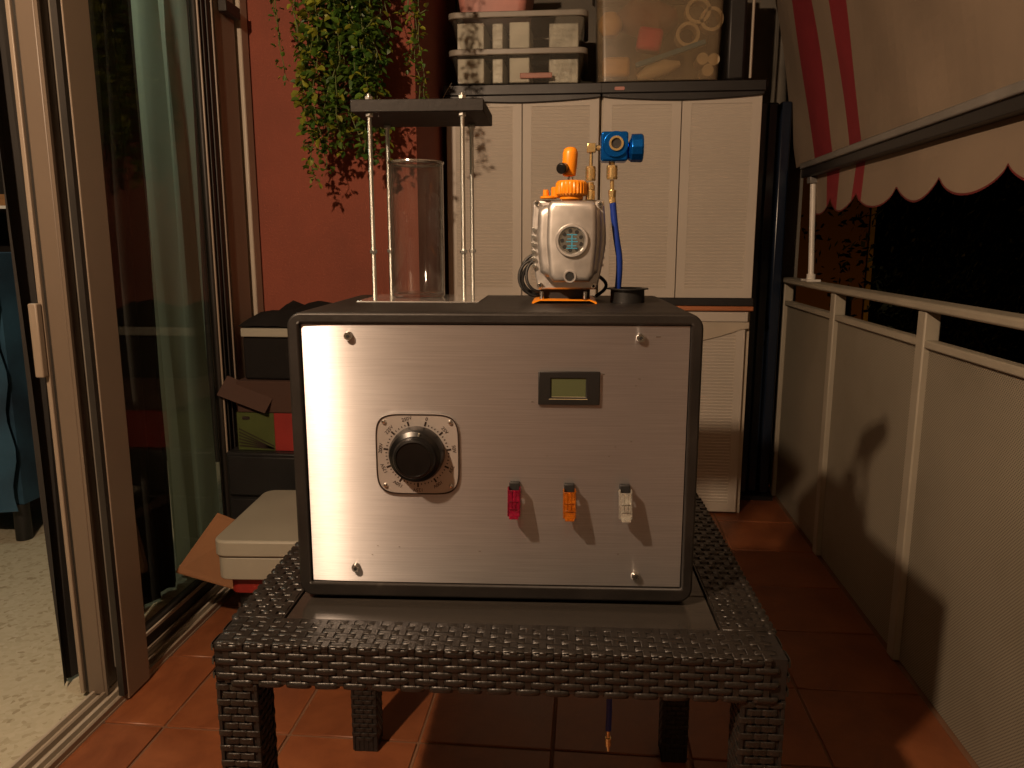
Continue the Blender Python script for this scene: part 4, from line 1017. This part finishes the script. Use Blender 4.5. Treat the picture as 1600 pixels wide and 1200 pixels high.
pw = MB().lathe([(.0240, 0), (.0240, -.004), (.0228, -.0058), (.0200, -.0058), (.0185, -.0035), (.0185, 0)], (U(894.5), -.0345, V(375)), 'Y', 44, close=True).build('window_ring', 'cast', pu)
MB().cyl((U(894.5), -.0345, V(375)), (U(894.5), -.0360, V(375)), .0186, n=40).build('window_back', 'steel', pw)
for k in range(9):
    a = 2 * PI * k / 9 + .35
    MB().cyl((U(894.5) + .0140 * math.cos(a), -.0362, V(375) + .0140 * math.sin(a)), (U(894.5) + .0140 * math.cos(a), -.0366, V(375) + .0140 * math.sin(a)), .0029, n=14).build('window_hole', 'rubber', pw)
m = pm('pale blue reflection', (.06, .32, .50), .35); M['blue_reflection'] = m
gb = MB(); cx_, cz_ = U(894.5), V(375)
gb.box(cx_ - .0009, cx_ + .0009, -.0368, -.0364, cz_ - .0105, cz_ + .0095)
for z, hw in ((.0085, .0075), (.0025, .0065), (-.0015, .0085), (-.0075, .0065), (-.0110, .0080)): gb.box(cx_ - hw, cx_ + hw, -.0370, -.0364, cz_ + z - .0007, cz_ + z + .0007)
gb.build('window_reflection', 'blue_reflection', pw, smooth=False)  # blue bars paint the reflections in the sight glass
MB().lathe([(.0092, 0), (.0092, -.003), (.0070, -.003), (.0068, -.0003), (.0068, 0)], (U(892), -.0340, V(429)), 'Y', 26, close=True).build('plug_ring', 'cast', pu)
MB().cyl((U(892), -.0335, V(429)), (U(892), -.0355, V(429)), .0067, n=6).build('drain_plug', 'rubber', pu)
# orange cap with fluting
cap = MB(); n_ = 108; prof = [(.0150, V(313)), (.0175, V(311)), (.0175, V(307)), (.0205, V(306)), (.0225, V(303)), (.0225, V(287)), (.0215, V(284)), (.0205, V(283))]
vs = []
cc = (U(893), .010)
for r_, h_ in prof:
    for k in range(n_):
        a = 2 * PI * k / n_; rr = r_ * (1 + (.05 if k % 4 < 2 and .022 < r_ else 0)); vs.append((cc[0] + rr * math.cos(a), cc[1] + rr * math.sin(a), h_))
cap.add(vs, [(i * n_ + j, i * n_ + (j + 1) % n_, (i + 1) * n_ + (j + 1) % n_, (i + 1) * n_ + j) for i in range(len(prof) - 1) for j in range(n_)] + [tuple((len(prof) - 1) * n_ + j for j in range(n_)), tuple(range(n_))])
cap.build('oil_cap', 'orange_plastic', pu)
MB().cyl((U(857), .014, V(310)), (U(857), .014, V(306)), .0125, n=28).cyl((U(853), .014, V(306)), (U(853), .014, V(296)), .0048, .0042, 16).build('breather_cap', 'orange_plastic', pu, bevel=.001)
MB().cyl((U(868), .012, V(309)), (U(868), .012, V(292)), .0065, n=18).build('cap_lug', 'orange_plastic', pu, bevel=.0015)
hd = MB().loft([((U(889), .0, V(277)), .006), ((U(889), .0, V(275.5)), .0095), ((U(889.5), .0, V(262)), .0108), ((U(890.5), .0, V(243)), .0112), ((U(891), .0, V(237)), .0098), ((U(891), .0, V(234)), .0066), ((U(891), .0, V(233)), .002)], 26).build('mist_handle', 'orange_plastic', pu, ang=60)
MB().cyl((U(884), .0, V(264)), (U(876.5), -.020, V(267)), .0076, .0080, 24).build('handle_end', 'knob', pu, bevel=.002)
MB().cyl((U(888), .0, V(284)), (U(889), .0, V(276)), .0015).cyl((U(895), .0, V(284)), (U(894), .0, V(275)), .0012).build('handle_pin', 'chrome', pu)
def knurl(x, y0, y1, r, parent_, yy=.012):
    mb = MB(); n_ = 18; rows = 7; vs = []
    for i in range(rows + 1):
        z = V(y0) + (V(y1) - V(y0)) * i / rows
        for k in range(n_):
            a = 2 * PI * k / n_; rr = r * (1 + (.13 if (i + k) % 2 else -.05) * (1 if 0 < i < rows else 0)); vs.append((U(x) + rr * math.cos(a), yy + rr * math.sin(a), z))
    mb.add(vs, [(i * n_ + j, i * n_ + (j + 1) % n_, (i + 1) * n_ + (j + 1) % n_, (i + 1) * n_ + j) for i in range(rows) for j in range(n_)] + [tuple(range(n_)), tuple(rows * n_ + j for j in range(n_))])
    return mb.build('knurled_nut', 'brass', parent_, ang=10)
YF = .012
MB().cyl((U(922.5), YF, V(312)), (U(922.5), YF, V(297)), .0074, n=6).cyl((U(922.5), YF, V(297)), (U(922.5), YF, V(289)), .0068, n=20).cyl((U(922.5), YF, V(289)), (U(922.5), YF, V(285)), .0052, n=20).build('brass_adapter', 'brass', pu, bevel=.0008)
knurl(922.5, 283, 261, .0068, pu)
MB().cyl((U(922.5), YF, V(261)), (U(923), YF, V(240)), .0027, n=14).build('brass_stem', 'brass', pu)
MB().box(U(916), U(930), YF - .006, YF + .006, V(240.5), V(226.5)).cyl((U(930), YF, V(233.5)), (U(938), YF, V(233.5)), .0042, n=14).build('brass_elbow', 'brass', pu, bevel=.0012)
vb = MB().prism(rrect(U(937), U(978.5), V(254.5), V(210.5), .004, 4), YF - .014, YF + .018).build('valve_block', 'blue_anodised', pu, bevel=.0025)
vb['label'] = 'square blue anodised valve block'
MB().cyl((U(959.5), YF - .0141, V(230)), (U(959.5), YF - .0180, V(230)), .0185, n=40).build('valve_face', 'blue_anodised', vb, bevel=.001)
MB().lathe([(.0105, 0), (.0105, -.003), (.0075, -.003), (.0070, 0)], (U(960), YF - .0178, V(229)), 'Y', 32, close=True).build('port_ring', 'brass', vb)
MB().cyl((U(960), YF - .0170, V(229)), (U(960), YF - .0184, V(229)), .0070, n=24).build('port_hole', 'rubber', vb)
kb = MB().loft([((U(978), YF, V(233)), .013), ((U(981), YF, V(234)), .0155), ((U(984), YF, V(234)), .0200), ((U(987), YF, V(234)), .0200), ((U(999), YF, V(234)), .0205), ((U(1002), YF, V(234)), .0190), ((U(1002.2), YF, V(234)), .017)], 12, phase=.26).build('valve_knob', 'blue_anodised', pu, ang=20, bevel=.001)
MB().cyl((U(955), YF, V(254)), (U(955), YF, V(259)), .0045, n=16).build('brass_collar', 'brass', pu)
knurl(955.5, 281, 260, .0074, pu)
# power cable behind the pump
cb = MB(); pts = []
for k in range(120):
    a = k / 119 * 2 * PI * 4.1; q_ = int(a / (2 * PI)); q_ = a / (2 * PI)
    pts.append((-.051 + .0035 * math.sin(q_ * 2.1) + (.017 + .0035 * q_) * math.cos(a), .060 + .012 * q_ + .008 * math.sin(a), .037 + .004 * math.cos(q_ * 1.7) + (.022 + .0030 * q_) * math.sin(a)))
cb.tube(pts, .0025, 8)
cb.build('power_cable', 'cable', pu); cb = MB(); cb.tube([(.046 + .016 * math.sin(k / 15 * PI) , .10 - .02 * k / 15, .004 + .036 * k / 15) for k in range(16)], .0028, 8)
cb.build('power_cable', 'cable', pu)

# ------------------------------------------------------------------ hose and cup
hx0 = -.028 + U(955.5) * math.cos(R(1.5)); hy = 1.175 + YF + .002
def PX(px, y=0): return -.028 + U(px)
hs = thing('blue_hose', 'blue hose running from the valve down through the box to below the table', 'hose', (0, 0, 0))
zt = ZT + .0005
MB().cyl((PX(955.5), hy, zt + V(282)), (PX(956), hy, zt + V(298)), .0030, n=14).build('brass_stem', 'brass', hs)
MB().cyl((PX(956), hy, zt + V(297)), (PX(956.2), hy, zt + V(309)), .0062, .0056, 6).cyl((PX(956.2), hy, zt + V(309)), (PX(957), hy, zt + V(317)), .0052, n=14).build('brass_end', 'brass', hs, bevel=.0006)
P_ = [(PX(957.5), hy, zt + V(316)), (PX(960.5), hy, zt + V(345)), (PX(965), hy, zt + V(375)), (PX(970), hy + .003, zt + V(400)), (PX(970.5), hy + .006, zt + V(425)), (PX(969), hy + .012, zt + V(450)), (PX(968), hy + .012, zt - .02),
      (.05, 1.20, .80), (.046, 1.20, .55), (.047, 1.20, .38), (.051, 1.20, .30), (.050, 1.20, .252)]
sm = []
for a, b in zip(P_[:-1], P_[1:]):
    for k in range(8): sm.append(Vector(a).lerp(Vector(b), k / 8))
sm.append(Vector(P_[-1]))
for _ in range(12): sm = [sm[0]] + [(sm[i - 1] + sm[i] * 2 + sm[i + 1]) / 4 for i in range(1, len(sm) - 1)] + [sm[-1]]
MB().tube(sm, .0050, 12).build('tube', 'blue_hose', hs)
MB().cyl((.050, 1.20, .252), (.050, 1.20, .238), .0035, n=12).cyl((.050, 1.20, .2375), (.050, 1.20, .222), .0055, .0048, 8).cyl((.050, 1.20, .2215), (.051, 1.20, .212), .003, .002, 8).build('brass_tip', 'brass', hs)
cp = thing('cable_grommet', 'round black open grommet on the box top with the blue hose going in', 'grommet', (.063, 1.205, ZT), 0)
MB().lathe([(.0265, 0), (.0260, .0200), (.0320, .0202), (.0320, .0222), (.0240, .0222), (.0245, .001), (.0265, .0)], n=40, close=False).build('ring', 'plastic_black', cp, ang=25) if False else MB().lathe([(.0265, .0002), (.0258, .0200), (.0320, .0204), (.0320, .0222), (.0240, .0222), (.0245, .0002)], n=40, close=True).build('ring', 'plastic_black', cp, ang=25)
